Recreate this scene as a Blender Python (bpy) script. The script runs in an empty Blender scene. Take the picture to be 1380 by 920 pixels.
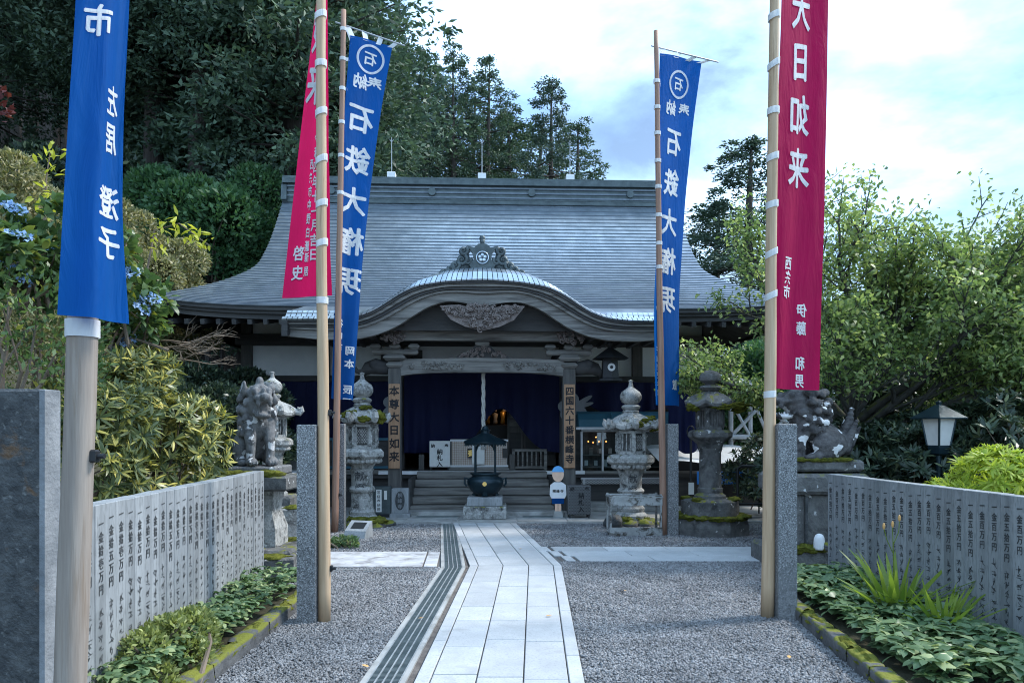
import bpy, bmesh, math, random
import numpy as np
from mathutils import Vector, Matrix, noise as mnoise

# ------------------------------------------------------------------ camera, sky, sun, exposure
SC = bpy.context.scene
COL = SC.collection
F = 1000.0            # focal length in pixels of the 1380 px wide photograph
HZ = 580.0            # horizon row
EYE = 1.6
cam_d = bpy.data.cameras.new('camera')
cam_d.sensor_width = 36.0
cam_d.lens = 36.0 * F / 1380.0
cam_d.shift_y = (HZ - 460.0) / 1380.0
cam_d.clip_start = 0.05
cam_d.clip_end = 2000
cam = bpy.data.objects.new('camera', cam_d)
cam.location = (0, 0, EYE)
cam.rotation_euler = (math.radians(90), 0, 0)
COL.objects.link(cam)
SC.camera = cam

SUN_TO = Vector((0.70, 0.20, 0.82)).normalized()      # direction towards the sun
elev = math.asin(SUN_TO.z)
azim = math.atan2(SUN_TO.x, SUN_TO.y)                 # clockwise from +Y
sun_d = bpy.data.lights.new('sun', 'SUN')
sun_d.energy = 2.7
sun_d.angle = math.radians(10)
sun_d.color = (1.0, 0.965, 0.91)
sun = bpy.data.objects.new('sun', sun_d)
sun.rotation_euler = (-SUN_TO).to_track_quat('-Z', 'Y').to_euler()
sun.location = (10, 6, 20)
COL.objects.link(sun)

world = bpy.data.worlds.new('World')
SC.world = world
world.use_nodes = True
wn = world.node_tree.nodes
wl = world.node_tree.links
wn.clear()
def N(tree, typ, **kw):
    n = tree.nodes.new(typ)
    for k, v in kw.items():
        setattr(n, k, v)
    return n
WT = world.node_tree
sky = N(WT, 'ShaderNodeTexSky', sky_type='NISHITA', sun_disc=False)
sky.sun_elevation = elev
sky.sun_rotation = azim
sky.altitude = 700
sky.air_density = 1.2
sky.dust_density = 1.0
sky.ozone_density = 2.0
bg1 = N(WT, 'ShaderNodeBackground')
bg1.inputs['Strength'].default_value = 0.11
bg2 = N(WT, 'ShaderNodeBackground')
tc = N(WT, 'ShaderNodeTexCoord')
sep = N(WT, 'ShaderNodeSeparateXYZ')
wl.new(tc.outputs['Generated'], sep.inputs[0])
addz = N(WT, 'ShaderNodeMath', operation='ADD'); addz.inputs[1].default_value = 0.16
mx = N(WT, 'ShaderNodeMath', operation='MAXIMUM'); mx.inputs[1].default_value = 0.05
wl.new(sep.outputs['Z'], addz.inputs[0]); wl.new(addz.outputs[0], mx.inputs[0])
dx = N(WT, 'ShaderNodeMath', operation='DIVIDE'); dy = N(WT, 'ShaderNodeMath', operation='DIVIDE')
wl.new(sep.outputs['X'], dx.inputs[0]); wl.new(mx.outputs[0], dx.inputs[1])
wl.new(sep.outputs['Y'], dy.inputs[0]); wl.new(mx.outputs[0], dy.inputs[1])
cmb = N(WT, 'ShaderNodeCombineXYZ')
wl.new(dx.outputs[0], cmb.inputs['X']); wl.new(dy.outputs[0], cmb.inputs['Y'])
mp = N(WT, 'ShaderNodeMapping'); mp.inputs['Location'].default_value = (3.2, 1.35, 0.0)
wl.new(cmb.outputs[0], mp.inputs['Vector'])
n1 = N(WT, 'ShaderNodeTexNoise'); n1.inputs['Scale'].default_value = 1.15; n1.inputs['Detail'].default_value = 9; n1.inputs['Roughness'].default_value = 0.56; n1.inputs['Distortion'].default_value = 0.35
wl.new(mp.outputs[0], n1.inputs['Vector'])
r1 = N(WT, 'ShaderNodeValToRGB'); r1.color_ramp.elements[0].position = 0.37; r1.color_ramp.elements[1].position = 0.56
wl.new(n1.outputs['Fac'], r1.inputs[0])
mp2 = N(WT, 'ShaderNodeMapping'); mp2.inputs['Location'].default_value = (7.7, 2.9, 4.0)
wl.new(cmb.outputs[0], mp2.inputs['Vector'])
n2 = N(WT, 'ShaderNodeTexNoise'); n2.inputs['Scale'].default_value = 0.95; n2.inputs['Detail'].default_value = 8; n2.inputs['Roughness'].default_value = 0.55
wl.new(mp2.outputs[0], n2.inputs['Vector'])
r2 = N(WT, 'ShaderNodeValToRGB')
r2.color_ramp.elements[0].position = 0.36; r2.color_ramp.elements[0].color = (0.13, 0.225, 0.40, 1)
r2.color_ramp.elements[1].position = 0.60; r2.color_ramp.elements[1].color = (0.53, 0.77, 1.0, 1)
wl.new(n2.outputs['Fac'], r2.inputs[0])
wl.new(r2.outputs[0], bg2.inputs['Color'])
bg2.inputs['Strength'].default_value = 2.35
mixw = N(WT, 'ShaderNodeMixShader')
wout = N(WT, 'ShaderNodeOutputWorld')
wl.new(sky.outputs[0], bg1.inputs['Color'])
wl.new(r1.outputs[0], mixw.inputs[0]); wl.new(bg1.outputs[0], mixw.inputs[1]); wl.new(bg2.outputs[0], mixw.inputs[2])
wl.new(mixw.outputs[0], wout.inputs['Surface'])

SC.view_settings.view_transform = 'Standard'
SC.view_settings.look = 'None'
SC.view_settings.exposure = 0.78
SC.view_settings.gamma = 1.0
SC.render.engine = 'CYCLES'
SC.cycles.use_denoising = True
SC.cycles.filter_width = 1.05
SC.cycles.max_bounces = 6
SC.cycles.diffuse_bounces = 3
SC.cycles.glossy_bounces = 3
SC.cycles.transmission_bounces = 4
SC.cycles.transparent_max_bounces = 8

# ------------------------------------------------------------------ helpers
RNG = random.Random(7)
NPR = np.random.default_rng(7)
PI = math.pi
def W(px, py, Y):                       # photograph pixel at a depth -> world point
    return Vector(((px - 690.0) / F * Y, Y, EYE + (HZ - py) / F * Y))
def G(px, py):                          # photograph pixel on the ground -> world point
    return W(px, py, EYE * F / (py - HZ))

def thing(name, label, cat, loc=(0, 0, 0), rz=0.0, group=None):
    o = bpy.data.objects.new(name, None)
    o.empty_display_size = 0.2
    COL.objects.link(o)
    o.location = loc
    o.rotation_euler = (0, 0, rz)
    o['label'] = label
    o['category'] = cat
    if group: o['group'] = group
    return o
def tag(o, label=None, cat=None, group=None, kind=None):
    if label: o['label'] = label
    if cat: o['category'] = cat
    if group: o['group'] = group
    if kind: o['kind'] = kind
    return o
def link(name, me, mat, parent=None, loc=None, rz=None):
    if mat is not None and len(me.materials) == 0:
        me.materials.append(mat)
    o = bpy.data.objects.new(name, me)
    COL.objects.link(o)
    if parent: o.parent = parent
    if loc is not None: o.location = loc
    if rz is not None: o.rotation_euler = (0, 0, rz)
    return o
def dup(root, loc=None, rz=None, label=None, group=None, scale=None):
    def rec(o, parent):
        c = o.copy(); COL.objects.link(c); c.parent = parent
        for ch in [x for x in KIDS(o)]:
            rec(ch, c)
        return c
    r = rec(root, None)
    if loc is not None: r.location = loc
    if rz is not None: r.rotation_euler = (0, 0, rz)
    if label: r['label'] = label
    if group: r['group'] = group
    if scale is not None: r.scale = (scale,) * 3 if not hasattr(scale, '__len__') else scale
    return r
def KIDS(o):
    return [c for c in COL.objects if c.parent == o]

class MB:
    def __init__(s):
        s.v = []; s.f = []; s.sm = False
    def add(s, vs, fs):
        b = len(s.v)
        s.v += [tuple(x) for x in vs]
        s.f += [tuple(b + i for i in f) for f in fs]
        return s
    def box(s, c, d, rz=0.0, M=None, bev=0.0):
        hx, hy, hz = d[0] / 2, d[1] / 2, d[2] / 2
        if bev > 0:
            b = min(bev, hx * .9, hy * .9, hz * .9)
            vs = []; 
            for z, i in ((-hz, b), (-hz + b, 0), (hz - b, 0), (hz, b)):
                x, y = hx - i, hy - i
                vs += [(-x, -y, z), (x, -y, z), (x, y, z), (-x, y, z)]
            fs = [(3, 2, 1, 0), (12, 13, 14, 15)]
            for k in range(3):
                for i in range(4):
                    j = (i + 1) % 4
                    fs.append((k * 4 + i, k * 4 + j, k * 4 + 4 + j, k * 4 + 4 + i))
        else:
            vs = [(-hx, -hy, -hz), (hx, -hy, -hz), (hx, hy, -hz), (-hx, hy, -hz), (-hx, -hy, hz), (hx, -hy, hz), (hx, hy, hz), (-hx, hy, hz)]
            fs = [(3, 2, 1, 0), (4, 5, 6, 7), (0, 1, 5, 4), (1, 2, 6, 5), (2, 3, 7, 6), (3, 0, 4, 7)]
        T = Matrix.Translation(c) @ (M if M is not None else Matrix.Rotation(rz, 4, 'Z'))
        return s.add([T @ Vector(v) for v in vs], fs)
    def cyl(s, p0, p1, r0, r1=None, n=10, cap=True):
        return s.tube([p0, p1], [r0, r0 if r1 is None else r1], n, cap)
    def tube(s, pts, rad, n=8, cap=True):
        pts = [Vector(p) for p in pts]
        if not hasattr(rad, '__len__'): rad = [rad] * len(pts)
        vs = []; fs = []
        up = None
        for i, p in enumerate(pts):
            a = pts[max(i - 1, 0)]; b = pts[min(i + 1, len(pts) - 1)]
            d = (b - a)
            d = d.normalized() if d.length > 1e-9 else Vector((0, 0, 1))
            if up is None:
                up = Vector((0, 0, 1)) if abs(d.z) < 0.9 else Vector((1, 0, 0))
            x = d.cross(up)
            if x.length < 1e-6: x = d.orthogonal()
            x.normalize(); y = x.cross(d).normalized(); up = y
            for k in range(n):
                t = 2 * PI * k / n
                vs.append(p + (x * math.cos(t) + y * math.sin(t)) * rad[i])
        for i in range(len(pts) - 1):
            for k in range(n):
                j = (k + 1) % n
                fs.append((i * n + k, i * n + j, i * n + n + j, i * n + n + k))
        if cap:
            fs.append(tuple(range(n - 1, -1, -1))); fs.append(tuple(range((len(pts) - 1) * n, len(pts) * n)))
        return s.add(vs, fs)
    def lathe(s, prof, n=20, c=(0, 0, 0), rot=0.0, fn=None, cap=True):
        vs = []; fs = []
        for i, (r, z) in enumerate(prof):
            for k in range(n):
                t = rot + 2 * PI * k / n
                rr, zz = r, z
                if fn: rr, zz = fn(r, z, t, k)
                vs.append((c[0] + rr * math.cos(t), c[1] + rr * math.sin(t), c[2] + zz))
        m = len(prof)
        for i in range(m - 1):
            for k in range(n):
                j = (k + 1) % n
                fs.append((i * n + k, i * n + j, i * n + n + j, i * n + n + k))
        if cap:
            fs.append(tuple(range(n - 1, -1, -1))); fs.append(tuple(range((m - 1) * n, m * n)))
        return s.add(vs, fs)
    def prism(s, poly, y0, y1, plane='XZ', T=None):       # polygon in a plane, extruded along the third axis
        def cv(p, d):
            if plane == 'XZ': q = Vector((p[0], d, p[1]))
            elif plane == 'XY': q = Vector((p[0], p[1], d))
            else: q = Vector((d, p[0], p[1]))
            return T @ q if T is not None else q
        n = len(poly)
        vs = [cv(p, y0) for p in poly] + [cv(p, y1) for p in poly]
        fs = [tuple(range(n - 1, -1, -1)), tuple(range(n, 2 * n))] + [(i, (i + 1) % n, n + (i + 1) % n, n + i) for i in range(n)]
        return s.add(vs, fs)
    def ball(s, c, r, nu=10, nv=7, fn=None, M=None):
        if not hasattr(r, '__len__'): r = (r, r, r)
        vs = [Vector((0, 0, -1))]
        for i in range(1, nv):
            a = PI * i / nv
            for k in range(nu):
                t = 2 * PI * k / nu
                vs.append(Vector((math.sin(a) * math.cos(t), math.sin(a) * math.sin(t), -math.cos(a))))
        vs.append(Vector((0, 0, 1)))
        fs = []
        for k in range(nu):
            fs.append((0, 1 + (k + 1) % nu, 1 + k))
            fs.append((len(vs) - 1, 1 + (nv - 2) * nu + k, 1 + (nv - 2) * nu + (k + 1) % nu))
        for i in range(nv - 2):
            for k in range(nu):
                j = (k + 1) % nu
                fs.append((1 + i * nu + k, 1 + i * nu + j, 1 + (i + 1) * nu + j, 1 + (i + 1) * nu + k))
        out = []
        for v in vs:
            q = Vector((v.x * r[0], v.y * r[1], v.z * r[2]))
            if fn: q = q * fn(v)
            if M is not None: q = M @ q
            out.append(q + Vector(c))
        return s.add(out, fs)
    def grid(s, fn, nu, nv, flip=False):
        vs = [fn(i / nu, j / nv) for j in range(nv + 1) for i in range(nu + 1)]
        fs = []
        for j in range(nv):
            for i in range(nu):
                a = j * (nu + 1) + i
                q = (a, a + 1, a + nu + 2, a + nu + 1)
                fs.append(q[::-1] if flip else q)
        return s.add(vs, fs)
    def mesh(s, name, smooth=False, angle=None):
        me = bpy.data.meshes.new(name)
        me.from_pydata(s.v, [], s.f)
        if smooth or angle:
            me.polygons.foreach_set('use_smooth', [True] * len(me.polygons))
            if angle: me.set_sharp_from_angle(angle=math.radians(angle))
        me.update()
        return me
    def build(s, name, mat, parent=None, smooth=False, loc=None, rz=None, angle=None):
        return link(name, s.mesh(name, smooth, angle), mat, parent, loc, rz)

def mesh_np(name, V, Q, smooth=False):
    me = bpy.data.meshes.new(name)
    V = np.asarray(V, dtype=np.float32); Q = np.asarray(Q, dtype=np.int32)
    k = Q.shape[1]
    me.vertices.add(len(V)); me.vertices.foreach_set('co', V.ravel())
    me.loops.add(Q.size); me.loops.foreach_set('vertex_index', Q.ravel())
    me.polygons.add(len(Q)); me.polygons.foreach_set('loop_start', np.arange(0, Q.size, k, dtype=np.int32))
    if smooth: me.polygons.foreach_set('use_smooth', np.ones(len(Q), dtype=bool))
    me.update(calc_edges=True)
    return me

# leaves: one folded quad (or two) for each point
def unit(a):
    return a / np.maximum(np.linalg.norm(a, axis=1, keepdims=True), 1e-9)
def leaves(P, D, Nn, L, Wd, fold=0.25, droop=0.0, seg=1):
    P = np.asarray(P, float); D = unit(np.asarray(D, float)); Nn = np.asarray(Nn, float)
    n = len(P)
    L = np.broadcast_to(np.asarray(L, float), (n,))[:, None]
    Wd = np.broadcast_to(np.asarray(Wd, float), (n,))[:, None]
    S = unit(np.cross(D, Nn)); U = unit(np.cross(S, D))
    if seg == 1:
        m = P + D * L * 0.45
        V = np.stack([P, m + S * Wd * .5 + U * Wd * fold, P + D * L - U * L * droop, m - S * Wd * .5 + U * Wd * fold], 1).reshape(-1, 3)
        Q = np.arange(n * 4).reshape(n, 4)
        return V, Q
    m1 = P + D * L * .35; m2 = P + D * L * .75 - U * L * droop * .4
    V = np.stack([P, m1 + S * Wd * .5 + U * Wd * fold, m1 - S * Wd * .5 + U * Wd * fold,
                  m2 + S * Wd * .36 + U * Wd * fold * .7, m2 - S * Wd * .36 + U * Wd * fold * .7, P + D * L - U * L * droop], 1).reshape(-1, 3)
    b = (np.arange(n) * 6)[:, None]
    T = np.concatenate([b + np.array([[0, 1, 2, 2]]), ], 0)
    Q = np.concatenate([np.concatenate([b + 0, b + 1, b + 2], 1)], 0)
    tris = [(0, 1, 2), (1, 3, 2), (2, 3, 4), (3, 5, 4)]
    Q = np.concatenate([b + np.array([t]) for t in tris], 0)
    return V, Q
def randdir(n, rng=NPR):
    return unit(rng.normal(size=(n, 3)))
def cat_np(parts):
    Vs = []; Qs = []; b = 0
    for V, Q in parts:
        Vs.append(V); Qs.append(Q + b); b += len(V)
    return np.concatenate(Vs), np.concatenate(Qs)

# ------------------------------------------------------------------ procedural materials
def newmat(name):
    m = bpy.data.materials.new(name); m.use_nodes = True
    m.node_tree.nodes.clear()
    return m, m.node_tree
def mixc(t, fac, a, b, mode='MIX'):
    n = N(t, 'ShaderNodeMix', data_type='RGBA', blend_type=mode)
    for sock, v in ((n.inputs[0], fac), (n.inputs[6], a), (n.inputs[7], b)):
        if hasattr(v, 'is_linked') or hasattr(v, 'links'): t.links.new(v, sock)
        elif isinstance(v, (int, float)): sock.default_value = v
        else: sock.default_value = (*v, 1) if len(v) == 3 else v
    return n.outputs[2]
def noise_n(t, vec, scale, detail=4, rough=0.55, dist=0.0):
    n = N(t, 'ShaderNodeTexNoise')
    n.inputs['Scale'].default_value = scale; n.inputs['Detail'].default_value = detail
    n.inputs['Roughness'].default_value = rough; n.inputs['Distortion'].default_value = dist
    if vec is not None: t.links.new(vec, n.inputs['Vector'])
    return n.outputs['Fac']
def ramp_n(t, fac, lo, hi, c0=(0, 0, 0, 1), c1=(1, 1, 1, 1)):
    n = N(t, 'ShaderNodeValToRGB')
    n.color_ramp.elements[0].position = lo; n.color_ramp.elements[1].position = hi
    n.color_ramp.elements[0].color = c0; n.color_ramp.elements[1].color = c1
    t.links.new(fac, n.inputs[0])
    return n.outputs[0]
def surf(name, c0, c1, scale=4.0, rough=0.75, metal=0.0, bump=0.3, bscale=40, spots=None, spot_scale=30, spot_th=(0.6, 0.68), stain=None, stain_scale=2.0, stain_th=(0.5, 0.7),
         stretch=(1, 1, 1), speck=None, speck_scale=160, island=0.0, spec=0.4, objvar=0.0, moss=None, moss_th=(0.55, 0.62), moss_z=0.3, bdist=0.02):
    m, t = newmat(name)
    L = t.links
    tco = N(t, 'ShaderNodeTexCoord'); mp_ = N(t, 'ShaderNodeMapping'); mp_.inputs['Scale'].default_value = stretch
    oi = N(t, 'ShaderNodeObjectInfo')
    mul = N(t, 'ShaderNodeVectorMath', operation='SCALE'); mul.inputs['Scale'].default_value = 13.0
    cb = N(t, 'ShaderNodeCombineXYZ')
    for k in range(3): L.new(oi.outputs['Random'], cb.inputs[k])
    L.new(cb.outputs[0], mul.inputs[0])
    ad = N(t, 'ShaderNodeVectorMath', operation='ADD')
    L.new(tco.outputs['Object'], ad.inputs[0]); L.new(mul.outputs[0], ad.inputs[1])
    L.new(ad.outputs[0], mp_.inputs['Vector'])
    vec = mp_.outputs[0]
    f = ramp_n(t, noise_n(t, vec, scale, 6, 0.6), 0.3, 0.7)
    col = mixc(t, f, c0, c1)
    if stain is not None:
        col = mixc(t, ramp_n(t, noise_n(t, vec, stain_scale, 7, 0.65, 0.4), *stain_th), col, stain)
    if spots is not None:
        col = mixc(t, ramp_n(t, noise_n(t, vec, spot_scale, 3, 0.5), *spot_th), col, spots)
    if speck is not None:
        v = N(t, 'ShaderNodeTexVoronoi'); v.inputs['Scale'].default_value = speck_scale
        L.new(vec, v.inputs['Vector'])
        bw = N(t, 'ShaderNodeSeparateColor'); L.new(v.outputs['Color'], bw.inputs[0])
        col = mixc(t, ramp_n(t, bw.outputs[0], 0.62, 0.7), col, speck)
        col = mixc(t, ramp_n(t, bw.outputs[1], 0.8, 0.86), col, tuple(min(1, x * 1.5 + .05) for x in c1))
    if objvar > 0:
        mo = N(t, 'ShaderNodeMapRange'); mo.inputs[3].default_value = 1 - objvar; mo.inputs[4].default_value = 1 + objvar; L.new(oi.outputs['Random'], mo.inputs[0])
        co_ = N(t, 'ShaderNodeCombineXYZ')
        for k in range(3): L.new(mo.outputs[0], co_.inputs[k])
        col = mixc(t, 1.0, col, co_.outputs[0], 'MULTIPLY')
    if island > 0:
        g = N(t, 'ShaderNodeNewGeometry')
        mr = N(t, 'ShaderNodeMapRange'); mr.inputs[3].default_value = 1 - island; mr.inputs[4].default_value = 1 + island
        L.new(g.outputs['Random Per Island'], mr.inputs[0])
        cc = N(t, 'ShaderNodeCombineXYZ')
        for k in range(3): L.new(mr.outputs[0], cc.inputs[k])
        col = mixc(t, 1.0, col, cc.outputs[0], 'MULTIPLY')
    if moss is not None:
        g = N(t, 'ShaderNodeNewGeometry'); sp = N(t, 'ShaderNodeSeparateXYZ'); L.new(g.outputs['Normal'], sp.inputs[0])
        fz = ramp_n(t, sp.outputs['Z'], moss_z, moss_z + .3)
        fn = ramp_n(t, noise_n(t, vec, 7, 5, 0.6), *moss_th)
        col = mixc(t, mixc(t, 1.0, fz, fn, 'MULTIPLY'), col, moss)
    b = N(t, 'ShaderNodeBsdfPrincipled')
    L.new(col, b.inputs['Base Color'])
    b.inputs['Roughness'].default_value = rough; b.inputs['Metallic'].default_value = metal
    b.inputs['Specular IOR Level'].default_value = spec
    if bump > 0:
        bp = N(t, 'ShaderNodeBump'); bp.inputs['Strength'].default_value = bump; bp.inputs['Distance'].default_value = bdist
        h = noise_n(t, vec, bscale, 5, 0.6)
        L.new(h, bp.inputs['Height']); L.new(bp.outputs[0], b.inputs['Normal'])
    o = N(t, 'ShaderNodeOutputMaterial'); L.new(b.outputs[0], o.inputs[0])
    return m
def leafmat(name, c0, c1, c2=None, trans=0.4, rough=0.45, c2_th=(0.78, 0.84), scale=0.0, spec=0.4):
    m, t = newmat(name); L = t.links
    g = N(t, 'ShaderNodeNewGeometry')
    col = mixc(t, g.outputs['Random Per Island'], c0, c1)
    if c2 is not None:
        wn_ = N(t, 'ShaderNodeTexWhiteNoise', noise_dimensions='1D')
        L.new(g.outputs['Random Per Island'], wn_.inputs['W'])
        col = mixc(t, ramp_n(t, wn_.outputs['Value'], *c2_th), col, c2)
    b = N(t, 'ShaderNodeBsdfPrincipled'); L.new(col, b.inputs['Base Color'])
    b.inputs['Roughness'].default_value = rough; b.inputs['Specular IOR Level'].default_value = spec
    tr = N(t, 'ShaderNodeBsdfTranslucent')
    L.new(mixc(t, 1.0, col, (1.1, 1.15, 0.7), 'MULTIPLY'), tr.inputs['Color'])
    mx_ = N(t, 'ShaderNodeMixShader'); mx_.inputs[0].default_value = trans
    L.new(b.outputs[0], mx_.inputs[1]); L.new(tr.outputs[0], mx_.inputs[2])
    o = N(t, 'ShaderNodeOutputMaterial'); L.new(mx_.outputs[0], o.inputs[0])
    return m
def clothmat(name, c, trans=0.45, rough=0.7, weave=True):
    m, t = newmat(name); L = t.links
    tco = N(t, 'ShaderNodeTexCoord')
    f = noise_n(t, tco.outputs['Object'], 2.5, 4)
    col = mixc(t, f, tuple(x * .8 for x in c), tuple(min(1, x * 1.2) for x in c))
    b = N(t, 'ShaderNodeBsdfPrincipled'); L.new(col, b.inputs['Base Color']); b.inputs['Roughness'].default_value = rough
    b.inputs['Specular IOR Level'].default_value = .25
    bp = N(t, 'ShaderNodeBump'); bp.inputs['Strength'].default_value = .5; bp.inputs['Distance'].default_value = .05
    mpc = N(t, 'ShaderNodeMapping'); mpc.inputs['Scale'].default_value = (9, 9, 1.6); mpc.inputs['Rotation'].default_value = (.25, .2, 0); L.new(tco.outputs['Object'], mpc.inputs[0]); L.new(noise_n(t, mpc.outputs[0], 1.0, 5, .55, 1.2), bp.inputs['Height']); L.new(bp.outputs[0], b.inputs['Normal'])
    tr = N(t, 'ShaderNodeBsdfTranslucent'); L.new(col, tr.inputs['Color'])
    mx_ = N(t, 'ShaderNodeMixShader'); mx_.inputs[0].default_value = trans
    L.new(b.outputs[0], mx_.inputs[1]); L.new(tr.outputs[0], mx_.inputs[2])
    o = N(t, 'ShaderNodeOutputMaterial'); L.new(mx_.outputs[0], o.inputs[0])
    return m
def plain(name, c, rough=.6, metal=0.0, emit=0.0, spec=.4):
    m, t = newmat(name); L = t.links
    b = N(t, 'ShaderNodeBsdfPrincipled')
    tco = N(t, 'ShaderNodeTexCoord')
    col = mixc(t, noise_n(t, tco.outputs['Object'], 9, 5), tuple(x * .82 for x in c), tuple(min(1, x * 1.15) for x in c))
    L.new(col, b.inputs['Base Color'])
    b.inputs['Roughness'].default_value = rough; b.inputs['Metallic'].default_value = metal; b.inputs['Specular IOR Level'].default_value = spec
    if emit > 0:
        b.inputs['Emission Color'].default_value = (*c, 1); b.inputs['Emission Strength'].default_value = emit
    o = N(t, 'ShaderNodeOutputMaterial'); L.new(b.outputs[0], o.inputs[0])
    return m
def glassmat(name):
    m, t = newmat(name); L = t.links
    g = N(t, 'ShaderNodeBsdfGlossy'); g.inputs['Roughness'].default_value = .03
    tr = N(t, 'ShaderNodeBsdfTransparent'); tr.inputs['Color'].default_value = (.8, .86, .88, 1)
    fr = N(t, 'ShaderNodeFresnel'); fr.inputs[0].default_value = 1.5
    mx_ = N(t, 'ShaderNodeMixShader'); L.new(fr.outputs[0], mx_.inputs[0]); L.new(tr.outputs[0], mx_.inputs[1]); L.new(g.outputs[0], mx_.inputs[2])
    o = N(t, 'ShaderNodeOutputMaterial'); L.new(mx_.outputs[0], o.inputs[0])
    return m

MOSS = (0.16, 0.165, 0.02)
M = {}
M['ground'] = surf('forest_soil', (.03, .03, .018), (.06, .055, .03), 1.2, .95, bump=.8, bscale=9, bdist=.05)
M['gravel_bed'] = surf('gravel_bed', (.09, .09, .09), (.2, .2, .2), 60, .95, bump=.9, bscale=90, bdist=.02)
M['stone_chip'] = surf('gravel_chips', (.13, .13, .135), (.235, .235, .24), 3, .8, bump=.0, island=.48)
M['paving'] = surf('paving_granite', (.36, .37, .38), (.47, .48, .49), 3.5, .7, bump=.2, bscale=90, spots=(.33, .34, .345), spot_scale=70, spot_th=(.5, .7), stain=(.28, .28, .275), stain_scale=2.2, stain_th=(.58, .76), bdist=.004, objvar=.1)
M['paving_old'] = surf('paving_worn', (.34, .34, .35), (.55, .55, .56), 5, .8, bump=.3, bscale=50, stain=(.2, .19, .19), stain_scale=4, stain_th=(.5, .66), bdist=.006)
M['concrete'] = surf('concrete', (.27, .27, .26), (.4, .4, .39), 3, .85, bump=.25, bscale=80, stain=(.17, .17, .16), stain_scale=2.5, bdist=.005)
M['rust_soil'] = surf('edge_soil', (.07, .06, .055), (.17, .15, .135), 12, .95, bump=.6, bscale=60)
M['steel_grate'] = surf('galvanised_grate', (.17, .21, .215), (.3, .34, .34), 9, .45, .7, bump=.1)
M['steel_bar'] = surf('galvanised_bar', (.4, .42, .43), (.6, .62, .63), 9, .4, .6, bump=.1)
M['granite'] = surf('fence_granite', (.22, .235, .245), (.32, .335, .345), 5, .7, bump=.35, bscale=45, spots=(.17, .18, .185), spot_scale=60, spot_th=(.5, .75), stain=(.12, .13, .135), stain_scale=3.0, stain_th=(.5, .74), stretch=(1, 1, .22), bdist=.004, objvar=.09)
M['granite_post'] = surf('post_granite', (.13, .135, .14), (.2, .205, .21), 3, .8, bump=.3, bscale=90, speck=(.075, .077, .08), speck_scale=150, bdist=.006)
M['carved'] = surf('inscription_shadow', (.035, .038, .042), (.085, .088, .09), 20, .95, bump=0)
M['slab_dark'] = surf('dark_slab', (.022, .026, .03), (.075, .08, .082), 16, .6, bump=.9, bscale=26, stain=(.11, .065, .035), stain_scale=6, stain_th=(.58, .68), spots=(.12, .125, .125), spot_scale=38, spot_th=(.6, .72), bdist=.02)
M['slab_edge'] = surf('slab_edge', (.14, .155, .17), (.26, .275, .29), 6, .85, bump=.5, bscale=40)
M['old_stone'] = surf('lantern_stone', (.26, .26, .25), (.48, .48, .46), 7, .9, bump=.7, bscale=38, stain=(.045, .045, .043), stain_scale=7, stain_th=(.44, .66), spots=(.5, .5, .47), spot_scale=26, spot_th=(.58, .72), moss=MOSS, moss_th=(.6, .66), moss_z=.45)
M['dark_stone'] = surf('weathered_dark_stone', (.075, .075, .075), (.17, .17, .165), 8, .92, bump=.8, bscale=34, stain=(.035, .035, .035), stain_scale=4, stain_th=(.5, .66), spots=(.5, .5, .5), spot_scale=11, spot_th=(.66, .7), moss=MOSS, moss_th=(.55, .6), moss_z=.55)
M['lion_stone'] = surf('statue_stone', (.11, .11, .112), (.2, .2, .2), 12, .95, bump=.5, bscale=42, stain=(.045, .044, .045), stain_scale=7, stain_th=(.5, .68), spots=(.5, .5, .5), spot_scale=7, spot_th=(.62, .65), spec=.15)
M['lion_dark'] = surf('lichened_statue_stone', (.055, .053, .054), (.14, .135, .135), 12, .95, bump=.6, bscale=42, stain=(.03, .029, .03), stain_scale=7, stain_th=(.5, .66), spots=(.66, .66, .66), spot_scale=5.5, spot_th=(.57, .59), spec=.15)
M['moss'] = surf('moss', (.05, .062, .012), (.18, .18, .03), 22, .98, bump=1.0, bscale=75, stain=(.05, .05, .02), stain_scale=9, stain_th=(.55, .7), spec=.1, bdist=.02)
M['rock'] = surf('garden_rock', (.06, .06, .062), (.14, .14, .14), 6, .9, bump=.8, bscale=25, moss=MOSS, moss_th=(.42, .5), moss_z=.25)
M['copper'] = surf('copper_sheet', (.35, .415, .475), (.58, .65, .72), 1.4, .3, .8, bump=.12, bscale=18, stretch=(2.2, .4, .4), stain=(.32, .37, .4), stain_scale=1.2, stain_th=(.5, .85), spec=.6, bdist=.006)
M['copper_shade_and_board'] = surf('copper_shade_and_board', (.11, .135, .16), (.18, .21, .245), 5, .6, .3, bump=.1)  # darker copper: painted shade for course risers, plain colour for ridge boards
M['copper_dark'] = surf('dark_copper', (.05, .065, .07), (.1, .125, .13), 5, .5, .5, bump=.3, bscale=30)
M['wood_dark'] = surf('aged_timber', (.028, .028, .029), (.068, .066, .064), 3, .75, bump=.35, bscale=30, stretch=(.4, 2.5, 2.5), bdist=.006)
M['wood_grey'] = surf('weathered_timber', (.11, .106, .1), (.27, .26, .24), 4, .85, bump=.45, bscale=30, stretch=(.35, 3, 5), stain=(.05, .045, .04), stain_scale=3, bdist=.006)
M['wood_mid'] = surf('pillar_timber', (.058, .056, .053), (.12, .114, .106), 4, .8, bump=.4, bscale=30, stretch=(4, 4, .3), bdist=.006)
M['carving'] = surf('carved_timber', (.1, .082, .075), (.24, .2, .185), 14, .85, bump=.4, bscale=50)
M['plaster'] = surf('plaster', (.66, .68, .69), (.78, .8, .8), 2, .9, bump=.1)
M['board_wood'] = surf('sign_board_timber', (.24, .13, .07), (.4, .24, .14), 5, .6, bump=.3, bscale=30, stretch=(4, 4, .35), bdist=.004)
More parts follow.
